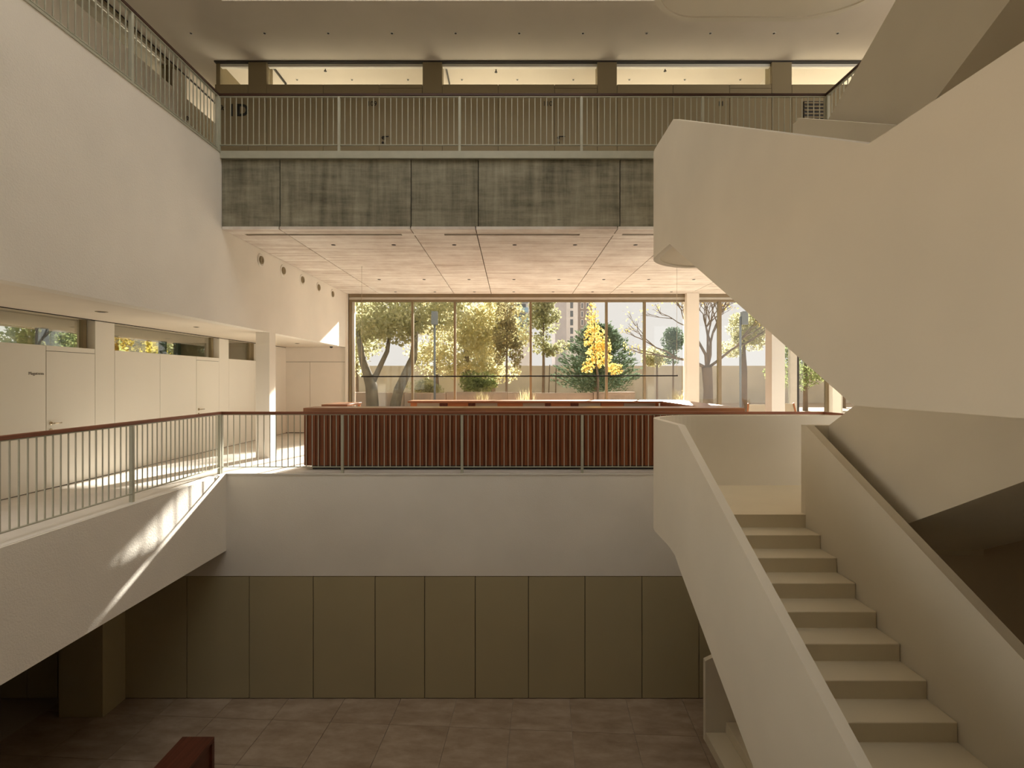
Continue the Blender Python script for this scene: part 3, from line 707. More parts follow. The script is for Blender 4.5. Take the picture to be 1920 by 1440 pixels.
# wall of the upper left gallery
wv = struct(box('wall_upper_left', (XU - 0.14, -4.9, ZU), (XU - 0.03, YF, 5.97), M['gap']), 'panelled wall with dark strip windows along the upper left gallery', 'wall')
pys = [-4.9, 1.0, 3.6, 4.03, 5.2, 6.4, 7.26, 7.70, 8.87, 10.04, 10.93, 11.36, 13.0, 15.98]
for a, b in zip(pys, pys[1:]):
    tall = abs(b - a - 0.435) < 0.02
    box('panel', (XU - 0.05, a + 0.004, ZU + 0.01), (XU, b - 0.004, ZT - 0.03 if tall else 5.98), M['plaster'], wv, 0.002)
    if tall: box('pillar_core', (XU - 0.3, a + 0.01, 5.98), (XU - 0.051, b - 0.01, ZT), M['upanel'], wv)
struct(box('trim_7', (XU - 0.05, -4.9, ZT - 0.085), (XU + 0.003, 11.0, ZT - 0.03), M['upanel']), 'khaki head strip over the upper left strip windows', 'trim')
struct(box('trim_8', (XU - 0.01, -4.9, ZT - 0.028), (XU + 0.008, YF, ZT - 0.001), M['dark']), 'dark shadow line at the top of the upper left wall', 'trim')
window([('pane', (XU - 0.12, a, 5.98), (XU - 0.11, b, ZT - 0.085), M['clear']) for a, b in ((1.0, 3.6), (4.03, 7.26), (7.70, 10.93))], 'dark strip windows of the upper left gallery', (XU, 7, 5.98))
struct(box('wall_upper_left_rooms', (-10.0, -5, ZU), (-9.8, YF, ZT), M['upanel']), 'back wall of the rooms along the upper left gallery', 'wall')
text('door_number', '107', 0.135, M['black'], (XU + 0.004, xz_to(345.5, XU), 5.545 - 0.02), (R(90), 0, R(90)), 'black door number 107 on the upper left gallery wall', 'sign')
DN += 1
d = struct(box('door_%d' % DN, (XU - 0.045, 9.5, ZU + 0.012), (XU + 0.006, 10.4, 5.9), M['plaster'], None, 0.002), 'cream flush door on the upper left gallery wall', 'door')
d.location.y += 0.54
lever(d, (XU + 0.006, 9.575, ZU + 1.02), None, (1, 0, 0), (0, 1, 0), M['dark'])
# dark louvre on the upper back wall at right
lv = thing('wall_louvre', (UX(1528), YB, 5.29), 'dark slatted grille on the upper corridor wall beside the right railing', 'vent')
box('backing', (UX(1506), YB - 0.02, 5.27), (UX(1552), YB - 0.001, 5.63), M['dark'], lv)
for k in range(5): box('slat', (UX(1507), YB - 0.035, 5.29 + 0.072 * k), (UX(1551), YB - 0.021, 5.315 + 0.072 * k), M['upanel'], lv)

# ------------------------------------------------------------------ enclosing walls around and behind the camera
struct(box('wall_right', (XW, -5, ZL), (XW + 0.25, 6.45, ZT), M['rightwall']), 'wall along the right side of the stair', 'wall')
struct(box('wall_right_lower', (XW, 6.45, ZL), (XW + 0.25, YE + 0.03, ZM - 0.26), M['rightwall']), 'lower wall under the right gallery', 'wall')
struct(box('wall_rear', (-12, -5.2, 3.48), (9.5, -5.0, ZT), M['plaster']), 'wall above the added glazing behind the near gallery', 'wall')
struct(box('wall_rear_right', (-5.98, -5.2, ZL), (9.5, -5.0, 3.479), M['plaster']), 'wall to the right behind the near gallery', 'wall')
struct(box('wall_rear_lower', (-12, -5.2, ZL), (-6.0, -5.0, ZM), M['plaster']), 'lower wall behind the near gallery', 'wall')
rear = [('mullion', (x - 0.04, -5.12, ZM), (x + 0.04, -5.0, 3.48), M['frame']) for x in (-11.9, -9, -6.04)]  # unseen glazing added to light the hall from behind the camera
rear += [('pane', (x + 0.04, -5.07, ZM), (x + 2.96, -5.06, 3.48), M['clear']) for x in (-12, -9)]
window(rear, 'unseen tall glazing added for light behind the near gallery', (-6, -5, ZM))
ZS = 11.0
struct(box('wall_light_shaft_far', (XL - 0.2, YE, ZT + 0.45), (XW + 0.2, YE + 0.2, ZS), M['plaster']), 'far side of the roof light shaft', 'wall')
struct(box('wall_light_shaft_left', (XL - 0.2, 0.1, ZT + 0.45), (XL, YE, ZS), M['plaster']), 'left side of the roof light shaft', 'wall')
struct(box('wall_light_shaft_right', (XW, 0.1, ZT + 0.45), (XW + 0.2, YE, ZS), M['plaster']), 'right side of the roof light shaft', 'wall')
struct(box('wall_light_shaft_near', (XL - 0.2, 0.1, ZT + 0.45), (XW + 0.2, 0.3, ZS), M['plaster']), 'near side of the roof light shaft', 'wall')

SX0, SX1, SY0, SY1 = -4.6, 5.3, 0.4, 6.8       # roof light opening
struct(boxes('ceiling_roof', [((XL - 0.2, 0.1, ZS), (XW + 0.2, SY0, ZS + 0.2)), ((XL - 0.2, SY1, ZS), (XW + 0.2, YE + 0.2, ZS + 0.2)), ((XL - 0.2, SY0, ZS), (SX0, SY1, ZS + 0.2)), ((SX1, SY0, ZS), (XW + 0.2, SY1, ZS + 0.2))], M['ceil'], base=(0, 5, ZS)), 'roof around the roof light of the hall', 'ceiling')
struct(boxes('wall_sun_block', [((SX0 - 0.2, SY1, ZS + 0.2), (SX1 + 3.0, SY1 + 0.2, ZS + 3.3)), ((SX1 + 2.8, SY0, ZS + 0.2), (SX1 + 3.0, SY1, ZS + 3.3))], M['ceil'], base=(0, SY1, ZS + 0.2)), 'unseen walls added to keep the sun out of the roof light', 'wall')  # added above the roof, out of view, to block the sun

# ------------------------------------------------------------------ staircase
st = thing('staircase', (3.7, 5.0, ZL), 'sculptural cream staircase with solid balustrades turning on rounded landings', 'staircase')
XA = 1.98; TH = 0.085
def arc(cx_, cy_, r_, a0, a1, n_):
    return [(cx_ + r_ * math.cos(R(a0 + (a1 - a0) * k / n_)), cy_ + r_ * math.sin(R(a0 + (a1 - a0) * k / n_))) for k in range(n_ + 1)]
YR = 8.16; RL = 0.80
def piece(kind, pts): pass
def landing_path(xr, rr=None):
    p = arc(XA + RL, YR - RL, RL, 180, 90, 16)
    if rr: p += arc(xr - rr, YR - rr, rr, 90, 0, 18)
    else: p += [(xr, YR)]
    return p
def lin(pts, y):
    """piecewise linear z(y)"""
    pts = sorted(pts)
    if y <= pts[0][0]: return pts[0][1]
    for (a, za), (b, zb) in zip(pts, pts[1:]):
        if y <= b: return za + (zb - za) * (y - a) / (b - a)
    return pts[-1][1]
def smooth_kinks(top, r_=0.0): return top
# --- flight A (down from landing 1) and its outer balustrade
A_top = [(2.55, -0.542 - 0.507 * (6.37 - 2.55)), (6.37, -0.542), (9, -0.542)]
kb = 6.58
A_bot = [(2.55, -2.10 - 0.49 * (kb - 2.55)), (kb - 0.30, -2.10 - 0.49 * 0.30 + 0.0), (kb - 0.10, -2.135), (kb + 0.10, -2.105), (kb + 0.25, -2.10), (9, -2.10)]
ys = sorted(set([2.55, 6.37, YR - RL] + [q[0] for q in A_bot if q[0] < YR - RL]))
path = [(XA, y) for y in ys[:-1]] + landing_path(XR - 0.002)
bm = bmesh.new(); inner = bm_ribbon(bm, [(x, y, lin(A_top, y if x < XA + RL and y < 7 else 8), lin(A_bot, y if y < 7 else 8)) for x, y in path], TH)
bal_a = from_bm('outer_balustrade', bm, M['stair'], st); tag(bal_a, 'curved outer balustrade of the lower flight and its landing')
# landing 1 slab
inn = [(p.x + 0.001, p.y - 0.001) for p in inner if p.y > 7.3]
lnd = prism_z('landing', [(XA + TH + 0.001, 6.33)] + inn + [(XR - 0.002, 6.46), (XW - 0.002, 6.44), (XW - 0.002, 6.33)], -2.085, ZM, M['tread'], st)
r, tr_ = 0.154, 0.309
fa = prism_x('flight', [(6.329, ZM - 0.20), (6.329, -2.06), (6.58, -2.085), (6.28, -2.22), (2.62, -4.02), (2.62, -3.65)], XA + TH + 0.001, 3.485, M['stair'], st)
smA = mesh_box('step', 3.484 - (XA + TH + 0.002), tr_ + 0.018, 0.195, M['tread'], 0.006)
for k in range(1, 13):
    yc = 6.33 - (k - 0.5) * tr_ + 0.009
    share('step', smA, ((3.484 + XA + TH + 0.002) / 2, yc, ZM - k * r - 0.195), fa)
# inner balustrade of A, end wall, outer face of B
bm = bmesh.new()
bm_ribbon(bm, [(3.486, y, lin([(2.55, -0.542 - 0.507 * 3.78), (6.33, -0.542)], y), lin([(2.55, -4.06), (6.28, -2.2), (6.33, -2.17)], y)) for y in (2.55, 6.28, 6.33)], 0.10)
bm_box(bm, (3.486, 6.331, -2.09), (3.86, 6.43, -0.542))
from_bm('inner_balustrade', bm, M['stair'], st)
B_top = [(2.95, -0.542 + 0.545 * (6.32 - 2.95)), (6.329, -0.542)]
B_bot = [(2.95, -2.07 + 0.532 * (6.42 - 2.95)), (6.329, -2.05)]
bm = bmesh.new()
bm_ribbon(bm, [(3.76, y, lin(B_top, y), lin(B_bot, y)) for y in (2.95, 6.329)], 0.10)
from_bm('inner_balustrade', bm, M['stair'], st)
ZMID = 0.31
fb = prism_x('flight', [(6.43, -2.07), (6.43, ZM - 0.25), (2.96, ZMID - 0.33), (2.96, lin(B_bot, 2.96) + 0.004), (6.40, -2.06)][:4] + [], 3.861, XW - 0.001, M['stair'], st)
smB = mesh_box('step', XW - 3.865, 0.327, 0.2, M['tread'], 0.006)
for k in range(1, 12):
    share('step', smB, ((XW + 3.863) / 2, 6.33 - (k - 0.5) * 0.309, ZM + k * 0.159 - 0.2), fb)
# --- landing M near the camera and flight C above
C_top = [(1.2, 1.31), (2.964, 1.31), (6.55, 3.20), (9, 3.20)]
C_bot = [(1.2, -0.149), (3.094, -0.149), (6.70, 1.705), (9, 1.705)]
ys = [1.2, 2.964, 3.094, 6.55, 6.70]
path = [(XW - 0.002, 1.2), (XA, 1.2)] + [(XA, y) for y in ys[1:]] + landing_path(XR - 0.002)
bm = bmesh.new()
pp = []
for i, (x, y) in enumerate(path):
    yy = y if (y < 7.0) else 8
    pp.append((x, y, lin(C_top, yy), lin(C_bot, yy)))
inner = bm_ribbon(bm, pp, TH)
bal_c = from_bm('outer_balustrade', bm, M['stair'], st); tag(bal_c, 'broad outer balustrade of the upper flight, kinked along its bottom edge')
box('landing', (XA + TH + 0.001, 1.2 + TH + 0.001, -0.135), (XW - 0.003, 2.955, ZMID), M['tread'], st)
ZUP = 2.15
inn = [(p.x + 0.001, p.y - 0.001) for p in inner if p.y > 7.3]
prism_z('landing', [(XA + TH + 0.001, 6.52)] + inn + [(XR - 0.002, 6.52)], 1.725, ZUP, M['tread'], st)
fc = prism_x('flight', [(2.956, -0.14), (3.10, -0.135), (6.519, 1.625), (6.519, ZUP - 0.2), (2.956, ZMID - 0.03)], XA + TH + 0.001, 3.485, M['stair'], st)
smC = mesh_box('step', 3.484 - (XA + TH + 0.002), 0.327, 0.2, M['tread'], 0.006)
for k in range(1, 12):
    share('step', smC, ((3.484 + XA + TH + 0.002) / 2, 2.96 + (k - 0.5) * 0.323, ZMID + k * 0.1533 - 0.2), fc)
bm = bmesh.new()
bm_ribbon(bm, [(3.486, y, lin([(2.96, 1.31), (6.52, 3.20)], y), lin([(2.96, -0.13), (3.1, -0.13), (6.52, 1.62)], y)) for y in (2.96, 3.1, 6.52)], 0.10)
bm_box(bm, (3.486, 6.521, 1.73), (3.86, 6.62, 3.17))
from_bm('inner_balustrade', bm, M['stair'], st)
# --- flight D up to the near upper landing
D_top = [(2.9, 3.10 + 0.562 * (6.32 - 2.9)), (6.42, 3.05)]
D_bot = [(2.9, 2.478 + 0.542 * (4.73 - 2.9)), (6.15, 1.73), (6.42, 1.73)]
bm = bmesh.new()
bm_ribbon(bm, [(3.76, y, lin(D_top, y), lin(D_bot, y)) for y in (2.9, 6.15, 6.42)], 0.10)
from_bm('inner_balustrade', bm, M['stair'], st)
fd = prism_x('flight', [(2.9, D_bot[0][1] + 0.01), (6.15, 1.735), (6.519, 1.735), (6.519, ZUP - 0.2), (2.9, 3.80)], 3.861, XW - 0.001, M['stair'], st)
smD = mesh_box('step', XW - 3.865, 0.32, 0.2, M['tread'], 0.006)
for k in range(1, 12):
    share('step', smD, ((XW + 3.863) / 2, 6.45 - (k - 0.5) * 0.315, ZUP + k * 0.16 - 0.2), fd)
# near upper landing, flight E and the rounded landing at the top of the picture
box('landing', (XA, 1.2, 3.55), (XW - 0.003, 2.89, 4.05), M['stair'], st)
E_top = [(1.2, 5.0), (2.9, 5.0), (6.5, 6.95), (9, 6.95)]
E_bot = [(1.2, 3.551), (2.95, 3.551), (6.7, 5.48), (9, 5.48)]
p4 = landing_path(5.47, 1.2) + [(5.47, 6.55)]
path = [(XA, y) for y in (2.9, 2.95, 6.5, 6.7)] + p4
bm = bmesh.new()
inner = bm_ribbon(bm, [(x, y, lin(E_top, y if y < 6.8 and x < 3 else 8), lin(E_bot, y if y < 6.8 and x < 3 else 8)) for x, y in path], TH)
from_bm('outer_balustrade', bm, M['stair'], st)
inn = [(p.x + 0.001, p.y - 0.001) for p in inner[4:]]
prism_z('landing', [(XA + TH + 0.001, 6.56)] + inn[:-1] + [(5.47 - TH - 0.001, 6.56)], 5.50, 5.95, M['stair'], st)
prism_x('flight', [(2.95, 3.56), (6.559, 5.43), (6.559, 5.7), (2.95, 4.0)], XA + TH + 0.001, 3.485, M['stair'], st)
# near lower landing of flight A and the bottom flight with its balustrade
box('landing', (XA, 1.2, -3.95), (XW - 0.003, 2.549, -3.45), M['stair'], st)
f0 = box('flight', (2.905, 6.45, ZL + 0.001), (2.95, 7.99, ZL + 0.09), M['stair'], st)
for k in range(1, 9):
    box('step', (2.9 + (k - 1) * 0.30, 6.45, ZL + 0.001 + (0.10 if k == 1 else 0) * 0), (2.9 + k * 0.30 + (0.28 if k == 8 else 0), 7.995, ZL + k * 0.154), M['tread'], f0, 0.005)
bm = bmesh.new(); bm_prism(bm, [(2.9, ZL + 0.001), (2.9, -4.22), (5.59, -2.93), (5.59, ZL + 0.001)], lambda p: (p[0], 8.0, p[1]), lambda p: (p[0], 8.085, p[1]))
from_bm('bottom_balustrade', bm, M['stair'], st)

# ------------------------------------------------------------------ outdoors
ZO = -1.75
struct(prism_z('ground', [(-120, YF + 0.31), (150, YF + 0.31), (150, 260), (-120, 260)], ZO - 0.2, ZO, M['soil'], base=(0, 60, ZO - 0.2)), 'garden soil outside the glass', 'ground')
struct(box('ground_left', (-120, -60, ZO - 0.2), (-9.25, YF + 0.31, ZO), M['soil']), 'garden soil on the left side of the building', 'ground')
struct(box('terrace', (-9.2, YF + 0.32, ZO), (14, 20.5, ZM - 0.02), M['paving']), 'pale paved terrace outside the glass', 'ground')
tag(box('boundary_wall', (-40, 40, ZO), (60, 40.4, 1.05), M['gardenwall']), 'tall beige boundary wall behind the garden trees', 'wall')
lw = thing('retaining_wall', (2, 24.5, ZO), 'low pinkish retaining wall in the garden', 'wall')
xs = [-11, -7.2, -4.9, -3.0, -0.2, 0.9, 3.7, 5.6]
for k, (a, b) in enumerate(zip(xs, xs[1:])):
    box('wall_block', (a + 0.01, 24.2 + 0.06 * (k % 2), ZO), (b - 0.01, 24.6, -0.56 - 0.02 * (k % 3)), M['lowwall'], lw, 0.01)

def leaf_cloud(bm, c, rad, n, size, rnd, droop=0.0, shell=0.35, up=None):
    c = Vector(c)
    for _ in range(n):
        while True:
            q = Vector((rnd.uniform(-1, 1), rnd.uniform(-1, 1), rnd.uniform(-1, 1)))
            if shell < q.length < 1: break
        p = c + Vector((q.x * rad[0], q.y * rad[1], q.z * rad[2]))
        s = size * rnd.uniform(0.6, 1.4)
        d = Vector((rnd.gauss(0, 1), rnd.gauss(0, 1), rnd.gauss(0, 1) - droop))
        if up: d = Vector(up) + d * 0.35
        d.normalize()
        w = d.orthogonal().normalized()
        w = (Matrix.Rotation(rnd.uniform(0, 6.28), 3, d) @ w) * s * 0.32
        a = p - d * s * 0.5; e = p + d * s * 0.5
        vs_ = [bm.verts.new(a), bm.verts.new(p + w), bm.verts.new(e), bm.verts.new(p - w)]
        bm.faces.new(vs_)
def branch_tree(bm, P, d, L, r_, depth, rnd, tips, spread=0.6):
    P = Vector(P); d = Vector(d).normalized()
    mid = P + d * L * 0.5 + Vector((rnd.gauss(0, .05), rnd.gauss(0, .05), rnd.gauss(0, .03))) * L
    e = P + d * L + Vector((rnd.gauss(0, .08), rnd.gauss(0, .08), rnd.gauss(0, .05))) * L
    bm_tube(bm, [P, mid, e], [r_, r_ * 0.85, r_ * 0.68], 6, False)
    if depth == 0:
        tips.append(e); return
    for k in range(2 if rnd.random() < 0.55 else 3):
        nd = (d + Vector((rnd.gauss(0, spread), rnd.gauss(0, spread), rnd.gauss(0.12, spread * 0.5)))).normalized()
        branch_tree(bm, e, nd, L * rnd.uniform(0.62, 0.82), r_ * 0.62, depth - 1, rnd, tips, spread)
def tree(name, P, label, trunks, blobs, lm, n, size, seed, bark='bark', group='garden trees', up=None, droop=0.3, shell=0.35):
    """trunks: list of (pts, radii) relative to P; blobs: (dx, dy, dz, rx, ry, rz) relative to P"""
    rnd = random.Random(seed); P = Vector(P)
    t = thing(name, P, label, 'tree', group)
    for pts, rr in trunks:
        tube('trunk', [P + Vector(q) for q in pts], rr, M[bark], t, 8)
    bm = bmesh.new()
    vol = sum((b[3] * b[4] * b[5]) ** 0.667 for b in blobs)
    for b in blobs:
        leaf_cloud(bm, P + Vector(b[:3]), b[3:], int(n * (b[3] * b[4] * b[5]) ** 0.667 / vol), size, rnd, droop, shell, up)
    f = from_bm('foliage', bm, M[lm], t); f['kind'] = 'stuff'
    return t
def blobs_in(rnd, c, rad, k, br):
    out = []
    for _ in range(k):
        while True:
            q = Vector((rnd.uniform(-1, 1), rnd.uniform(-1, 1), rnd.uniform(-1, 1)))
            if q.length < 1: break
        s = br * rnd.uniform(0.7, 1.3)
        out.append((c[0] + q.x * rad[0], c[1] + q.y * rad[1], c[2] + q.z * rad[2], s * 1.1, s * 1.1, s * 0.8))
    return out
rnd = random.Random(11)
def zpix(y, Y): return (712 - y) * Y / 1000
# big plane tree, left
tree('plane_tree', (-5.3, 23.3, ZO), 'large leafy plane tree with two leaning trunks behind the left panes',
     [([(-0.75, 0, 0), (-0.85, 0, 1.5), (-1.25, 0.1, 2.6), (-1.6, 0.3, 4.4)], [0.30, 0.26, 0.16, 0.07]), ([(0.05, 0, 0), (0.35, 0, 1.3), (0.95, 0.2, 2.7), (1.1, 0.3, 4.6)], [0.26, 0.22, 0.18, 0.07]),
      ([(-0.85, 0, 1.5), (-0.2, 0.2, 3.0), (0.0, 0.3, 4.5)], [0.14, 0.1, 0.05])],
     blobs_in(rnd, (0.1, 0, 5.2), (2.9, 1.8, 2.0), 34, 0.8) + blobs_in(rnd, (-0.9, 0, 3.6), (1.1, 0.8, 0.7), 5, 0.4), 'leaf_plane', 9000, 0.19, 1, 'greenbark')
tree('lime_tree', (-2.4, 28, ZO), 'yellow-green tree filling the middle panes',
     [([(0, 0, 0), (0.1, 0, 2.2), (-0.2, 0, 4.8)], [0.20, 0.16, 0.07])],
     blobs_in(rnd, (0.2, 0, 4.6), (2.4, 1.6, 2.8), 40, 0.8) + blobs_in(rnd, (0.9, -0.6, 2.2), (1.5, 0.8, 0.9), 10, 0.55), 'leaf_yellowgreen', 9500, 0.19, 2)
tree('garden_shrub', (-1.7, 25.5, ZO), 'dark green shrub behind the low garden wall', [([(0, 0, 0), (0.05, 0, 1.2)], [0.06, 0.03])],
     blobs_in(rnd, (0, 0, 1.65), (0.8, 0.4, 0.4), 8, 0.38), 'leaf_green', 2200, 0.12, 3, group='garden shrubs')
tree('garden_shrub', (-4.2, 25.7, ZO), 'low green shrub at the foot of the large plane tree', [([(0, 0, 0), (0.05, 0, 1.0)], [0.05, 0.03])],
     blobs_in(rnd, (0, 0, 1.3), (0.9, 0.4, 0.3), 8, 0.35), 'leaf_plane', 1800, 0.12, 4, group='garden shrubs')
tree('young_birch', (-0.28, 26, ZO), 'slim young tree with drooping greyish leaves left of the tall green tree', [([(0, 0, 0), (0.02, 0, 2.4), (0.05, 0, 5.2)], [0.06, 0.05, 0.02])],
     [(0.0, 0, 5.0, 0.55, 0.5, 1.0), (-0.05, 0, 3.9, 0.65, 0.55, 0.8), (0.5, 0, 3.0, 0.35, 0.3, 0.8), (-0.3, 0, 3.0, 0.3, 0.3, 0.6)], 'leaf_grey', 2200, 0.14, 5)
tree('tall_green_tree', (1.75, 30, ZO), 'tall narrow dull-green tree left of the grey tower', [([(0, 0, 0), (0.03, 0, 2.5), (0, 0, 6)], [0.09, 0.08, 0.03]), ([(0.3, 0.3, 0), (0.4, 0.3, 2.6)], [0.04, 0.03]), ([(0.7, 0.2, 0), (0.75, 0.2, 2.4)], [0.04, 0.03])],
     blobs_in(rnd, (0.05, 0, 5.2), (0.55, 0.4, 2.0), 14, 0.55) + blobs_in(rnd, (0.5, 0, 3.6), (0.8, 0.4, 0.5), 5, 0.4), 'leaf_euc', 4500, 0.16, 6)
# conifer with upswept branches
rc = random.Random(21)
cP = Vector((5.05, 32, ZO + 0.6))
cf_t = thing('conifer', cP, 'broad dark green conifer with upswept branches behind the yellow tree', 'tree', 'garden trees')
tube('trunk', [cP, cP + Vector((0, 0, 2.5)), cP + Vector((0.2, 0, 4.6))], [0.16, 0.1, 0.03], M['bark'], cf_t, 8)
bm = bmesh.new()
for k in range(230):
    h = rc.random() ** 1.25; a = rc.uniform(0, 2 * math.pi); L = 2.55 * (1 - h) ** 0.75 + 0.35
    d = Vector((math.cos(a), math.sin(a) * 0.8, 0.28 + 0.5 * h + rc.uniform(-0.05, 0.2)))
    p0 = cP + Vector((0.2 * h, 0, 0.05 + h * 4.1))
    for s in range(46):
        u = rc.uniform(0.12, 1.0); w_ = 0.30 * (1.15 - u)
        p = p0 + d * L * u + Vector((rc.gauss(0, w_), rc.gauss(0, w_), rc.gauss(0, w_ * 0.6)))
        dd = (d + Vector((rc.gauss(0, .35), rc.gauss(0, .35), rc.gauss(0, .25)))).normalized()
        ww = dd.orthogonal().normalized(); ww = (Matrix.Rotation(rc.uniform(0, 6.28), 3, dd) @ ww) * 0.042
        bm.faces.new([bm.verts.new(p - dd * 0.12), bm.verts.new(p + ww), bm.verts.new(p + dd * 0.12), bm.verts.new(p - ww)])
f = from_bm('foliage', bm, M['leaf_conifer'], cf_t); f['kind'] = 'stuff'
tree('yellow_tree', (3.85, 24.0, ZO), 'slim young tree with bright yellow autumn leaves', [([(0, 0, 0), (0.02, 0, 1.8), (-0.15, 0, 3.2), (-0.1, 0, 5.0)], [0.06, 0.05, 0.03, 0.012])],
     [(-0.25, 0, 4.5, 0.32, 0.3, 0.75), (-0.1, 0, 3.6, 0.55, 0.5, 0.6), (0.05, 0, 2.8, 0.6, 0.5, 0.55), (0.75, 0, 2.25, 0.42, 0.35, 0.28), (-0.45, 0, 2.3, 0.3, 0.3, 0.3), (0.3, 0, 3.3, 0.35, 0.35, 0.4)], 'leaf_yellow', 1300, 0.13, 8, shell=0.1)
tree('small_leafy_tree', (7.75, 28.5, ZO), 'small olive-green tree between the yellow tree and the facade column', [([(0, 0, 0), (0, 0, 2.4), (0.02, 0, 3.2)], [0.06, 0.05, 0.02])],
     blobs_in(rnd, (-0.25, 0, 3.0), (0.75, 0.4, 0.5), 7, 0.42), 'leaf_plane', 1700, 0.12, 9)
tree('small_dark_tree', (8.1, 26.8, ZO), 'small dark slender tree left of the facade column', [([(0, 0, 0), (0, 0, 2.6), (0.05, 0, 4.4)], [0.05, 0.04, 0.02])],
     blobs_in(rnd, (0.05, 0, 3.5), (0.3, 0.3, 0.9), 8, 0.42), 'leaf_conifer', 2100, 0.11, 10)
# bare tree
rb_ = random.Random(5); bP = Vector((9.55, 26, ZO))
bt = thing('bare_tree', bP, 'large nearly bare tree with a thick trunk and a few yellow leaves', 'tree', 'garden trees')
bm = bmesh.new(); tips = []
bm_tube(bm, [bP, bP + Vector((0.02, 0, 1.2)), bP + Vector((-0.05, 0, 2.35))], [0.27, 0.22, 0.25], 9, False)
for d in ((-1.0, 0.1, 0.55), (-0.35, 0.0, 1.0), (0.25, -0.1, 1.0), (0.9, 0.1, 0.7), (0.1, 0.4, 0.9)):
    branch_tree(bm, bP + Vector((-0.05, 0, 2.3)), d, 1.35, 0.085, 5, rb_, tips, 0.42)
from_bm('branches', bm, M['bark'], bt, True)
bm = bmesh.new()
for q in tips:
    leaf_cloud(bm, q, (0.3, 0.3, 0.3), 2, 0.10, rb_)
f = from_bm('foliage', bm, M['leaf_yellow'], bt); f['kind'] = 'stuff'
tree('round_leafy_tree', (12.35, 28.5, ZO), 'leafy tree behind the right-hand lamp post', [([(0, 0, 0), (0.05, 0, 2.2), (0, 0, 4.2)], [0.22, 0.17, 0.07])],
     blobs_in(rnd, (0.1, 0, 4.3), (1.4, 1.0, 1.2), 14, 0.6), 'leaf_plane', 5200, 0.13, 12)
for k, (x, y, h, lm, lab) in enumerate(((16.5, 30, 4.2, 'leaf_green', 'green tree seen through the glass at the far right'), (20.5, 33, 4.6, 'leaf_plane', 'olive tree seen at the extreme right end of the glass'))):
    tree('right_tree', (x, y, ZO), lab, [([(0, 0, 0), (0, 0, h * 0.7)], [0.15, 0.08])], blobs_in(rnd, (0, 0, h * 0.62), (1.5, 0.9, h * 0.3), 12, 0.7), lm, 3600, 0.15, 30 + k)
for k, (x, y, h, lm, lab) in enumerate(((-9.5, 32.5, 7.5, 'leaf_plane', 'hazy tree behind the large plane tree, furthest left'), (-5.2, 36.8, 7.8, 'leaf_yellowgreen', 'hazy tree behind the left lamp post'), (-1.2, 33.2, 7.2, 'leaf_euc', 'hazy tree behind the slim young tree'))):
    tree('background_tree', (x, y, ZO), lab, [([(0, 0, 0), (0, 0, h * 0.6)], [0.2, 0.1])], blobs_in(rnd, (0, 0, h * 0.62), (2.0, 1.0, h * 0.34), 22, 1.0), lm, 3200, 0.22, 70 + k)
# trees outside the left rooms
lt = [(-14.5, 9.5, 'leaf_green', 'dense green tree outside the nearest strip window'), (-15.5, 13.6, 'leaf_green', 'green tree outside the nearest strip window, beside its dark mullion'), (-15.0, 17.6, 'leaf_green', 'green tree at the left edge of the second strip window'),
      (-15.8, 21.4, 'leaf_gold', 'yellow autumn tree seen through the second strip window'), (-15.8, 25.5, 'leaf_plane', 'olive tree right of the yellow one in the second strip window'), (-15.5, 30.4, 'leaf_green', 'green tree at the right edge of the second strip window')]
for k, (x, y, lm, lab) in enumerate(lt):
    tree('side_tree', (x, y, ZO), lab, [([(0, 0, 0), (0.1, 0, 2.0), (0, 0.1, 4.0)], [0.16, 0.12, 0.05])], blobs_in(rnd, (0, 0, 2.6), (1.0, 1.3, 1.5), 20, 0.8), lm, 8000, 0.16, 40 + k)
# dry grass tufts
for k, (x, y, lab) in enumerate(((-1.3, 22.6, 'dry grass tuft in front of the dark shrub'), (0.6, 22.4, 'dry grass tuft left of the yellow tree'), (7.0, 22.5, 'dry grass tuft in front of the facade column'))):
    rg = random.Random(60 + k); t = thing('grass_tuft', (x, y, ZO), lab, 'grass', 'dry grass tufts', )
    bm = bmesh.new()
    for _ in range(160):
        a = rg.uniform(0, 6.28); l = rg.uniform(0.7, 1.5); o_ = rg.uniform(0.1, 0.5)
        p0 = Vector((x + rg.gauss(0, .12), y + rg.gauss(0, .1), ZO)); p1 = p0 + Vector((math.cos(a) * o_, math.sin(a) * o_, l)); w_ = Vector((math.sin(a), -math.cos(a), 0)) * 0.012
        pm_ = (p0 + p1) / 2 + Vector((0, 0, 0.15))
        bm.faces.new([bm.verts.new(p0 - w_), bm.verts.new(p0 + w_), bm.verts.new(pm_ + w_), bm.verts.new(pm_ - w_)])
        bm.faces.new([bm.verts.new(pm_ - w_), bm.verts.new(pm_ + w_), bm.verts.new(p1)])
    f = from_bm('blades', bm, M['grass'], t); f['kind'] = 'stuff'
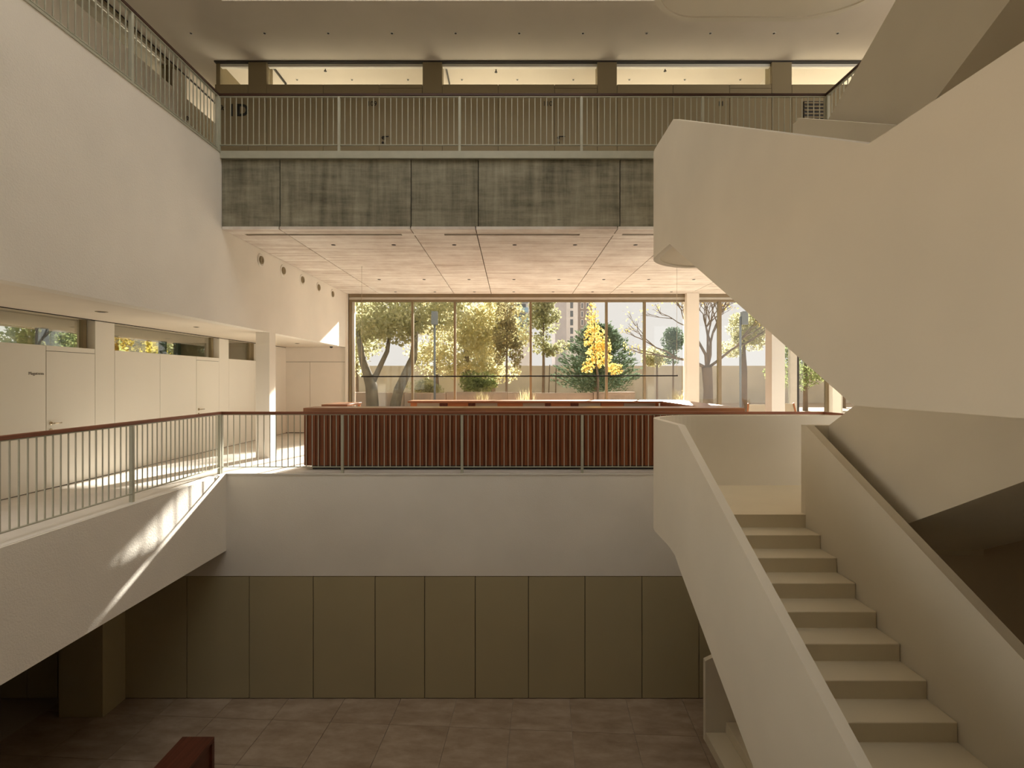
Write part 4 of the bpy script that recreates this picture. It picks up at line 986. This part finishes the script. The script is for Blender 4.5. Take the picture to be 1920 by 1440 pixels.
# lamp posts
for (x, y, side, lab) in ((-3.19, 22, 0, 'grey garden lamp post in front of the left trees'), (9.42, 22, 1, 'grey garden lamp post at the right behind the stair')):
    t = thing('lamp_post', (x, y, ZO), lab, 'lamp post', 'garden lamp posts')
    box('base_plate', (x - 0.15, y - 0.15, ZO), (x + 0.15, y + 0.15, ZO + 0.02), M['lamppole'], t)
    tube('pole', [(x, y, ZO), (x, y, zpix(600, y) if not side else zpix(594, y))], 0.045, M['lamppole'], t, 10)
    hx = x + (0.16 if side else 0)
    box('lamp_head', (hx - 0.13, y - 0.10, zpix(609, y)), (hx + 0.13, y + 0.10, zpix(584, y)), M['lamppole'], t, 0.01)
# far buildings
def tower(x0, x1, y0, y1, z1, mat, label, wins, wmat='pane', base_mat=None):
    t = thing('apartment_tower', ((x0 + x1) / 2, y0, ZO), label, 'building', 'far towers')
    box('walls', (x0, y0, ZO), (x1, y1, z1), M[mat], t)
    for (a, b, c, d_) in wins:
        w_ = box('window', (a, y0 - 0.12, c), (b, y0 - 0.001, d_), M['towerwhite'], t)
        box('pane', (a + 0.12, y0 - 0.16, c + 0.12), (b - 0.12, y0 - 0.121, d_ - 0.12), M[wmat], w_)
Y = 120
def PX(p): return (p - 960) * Y / 1000
zs = [zpix(y, Y) for y in (572, 588, 604, 620, 636)]
tower(PX(1041), PX(1062), Y, Y + 10, 24, 'towergrey', 'plain grey slab tower behind the conifer', [])
tower(PX(1062.3), PX(1084), Y + 0.5, Y + 10, 24, 'towerwhite', 'white tower with a column of dark windows', [(PX(1068.5), PX(1076), z - 0.8, z + 0.8) for z in zs])
tower(PX(1084.3), PX(1112), Y + 1, Y + 10, 24, 'towerbrown', 'brownish tower right of the white one', [(PX(1090 + 10 * j), PX(1095 + 10 * j), z - 0.7, z + 0.7) for z in zs for j in range(2)])
t = thing('apartment_tower', (PX(978), Y, ZO), 'blue glass balcony tower behind the yellow-green tree', 'building', 'far towers')
box('walls', (PX(962), Y, ZO), (PX(993), Y + 10, 24), M['towerwhite'], t)
for k in range(8):
    z = zpix(640, Y) + k * 2.15
    box('balcony', (PX(960), Y - 1.3, z), (PX(990), Y - 0.01, z + 1.0), M['towerblue'], t)
    box('window', (PX(966), Y - 0.1, z + 1.05), (PX(986), Y - 0.005, z + 1.95), M['pane'], t)

# ------------------------------------------------------------------ lift everything so that the lower floor is at z = 0
for o in bpy.data.objects:
    if o.parent is None:
        o.location.z += LIFT
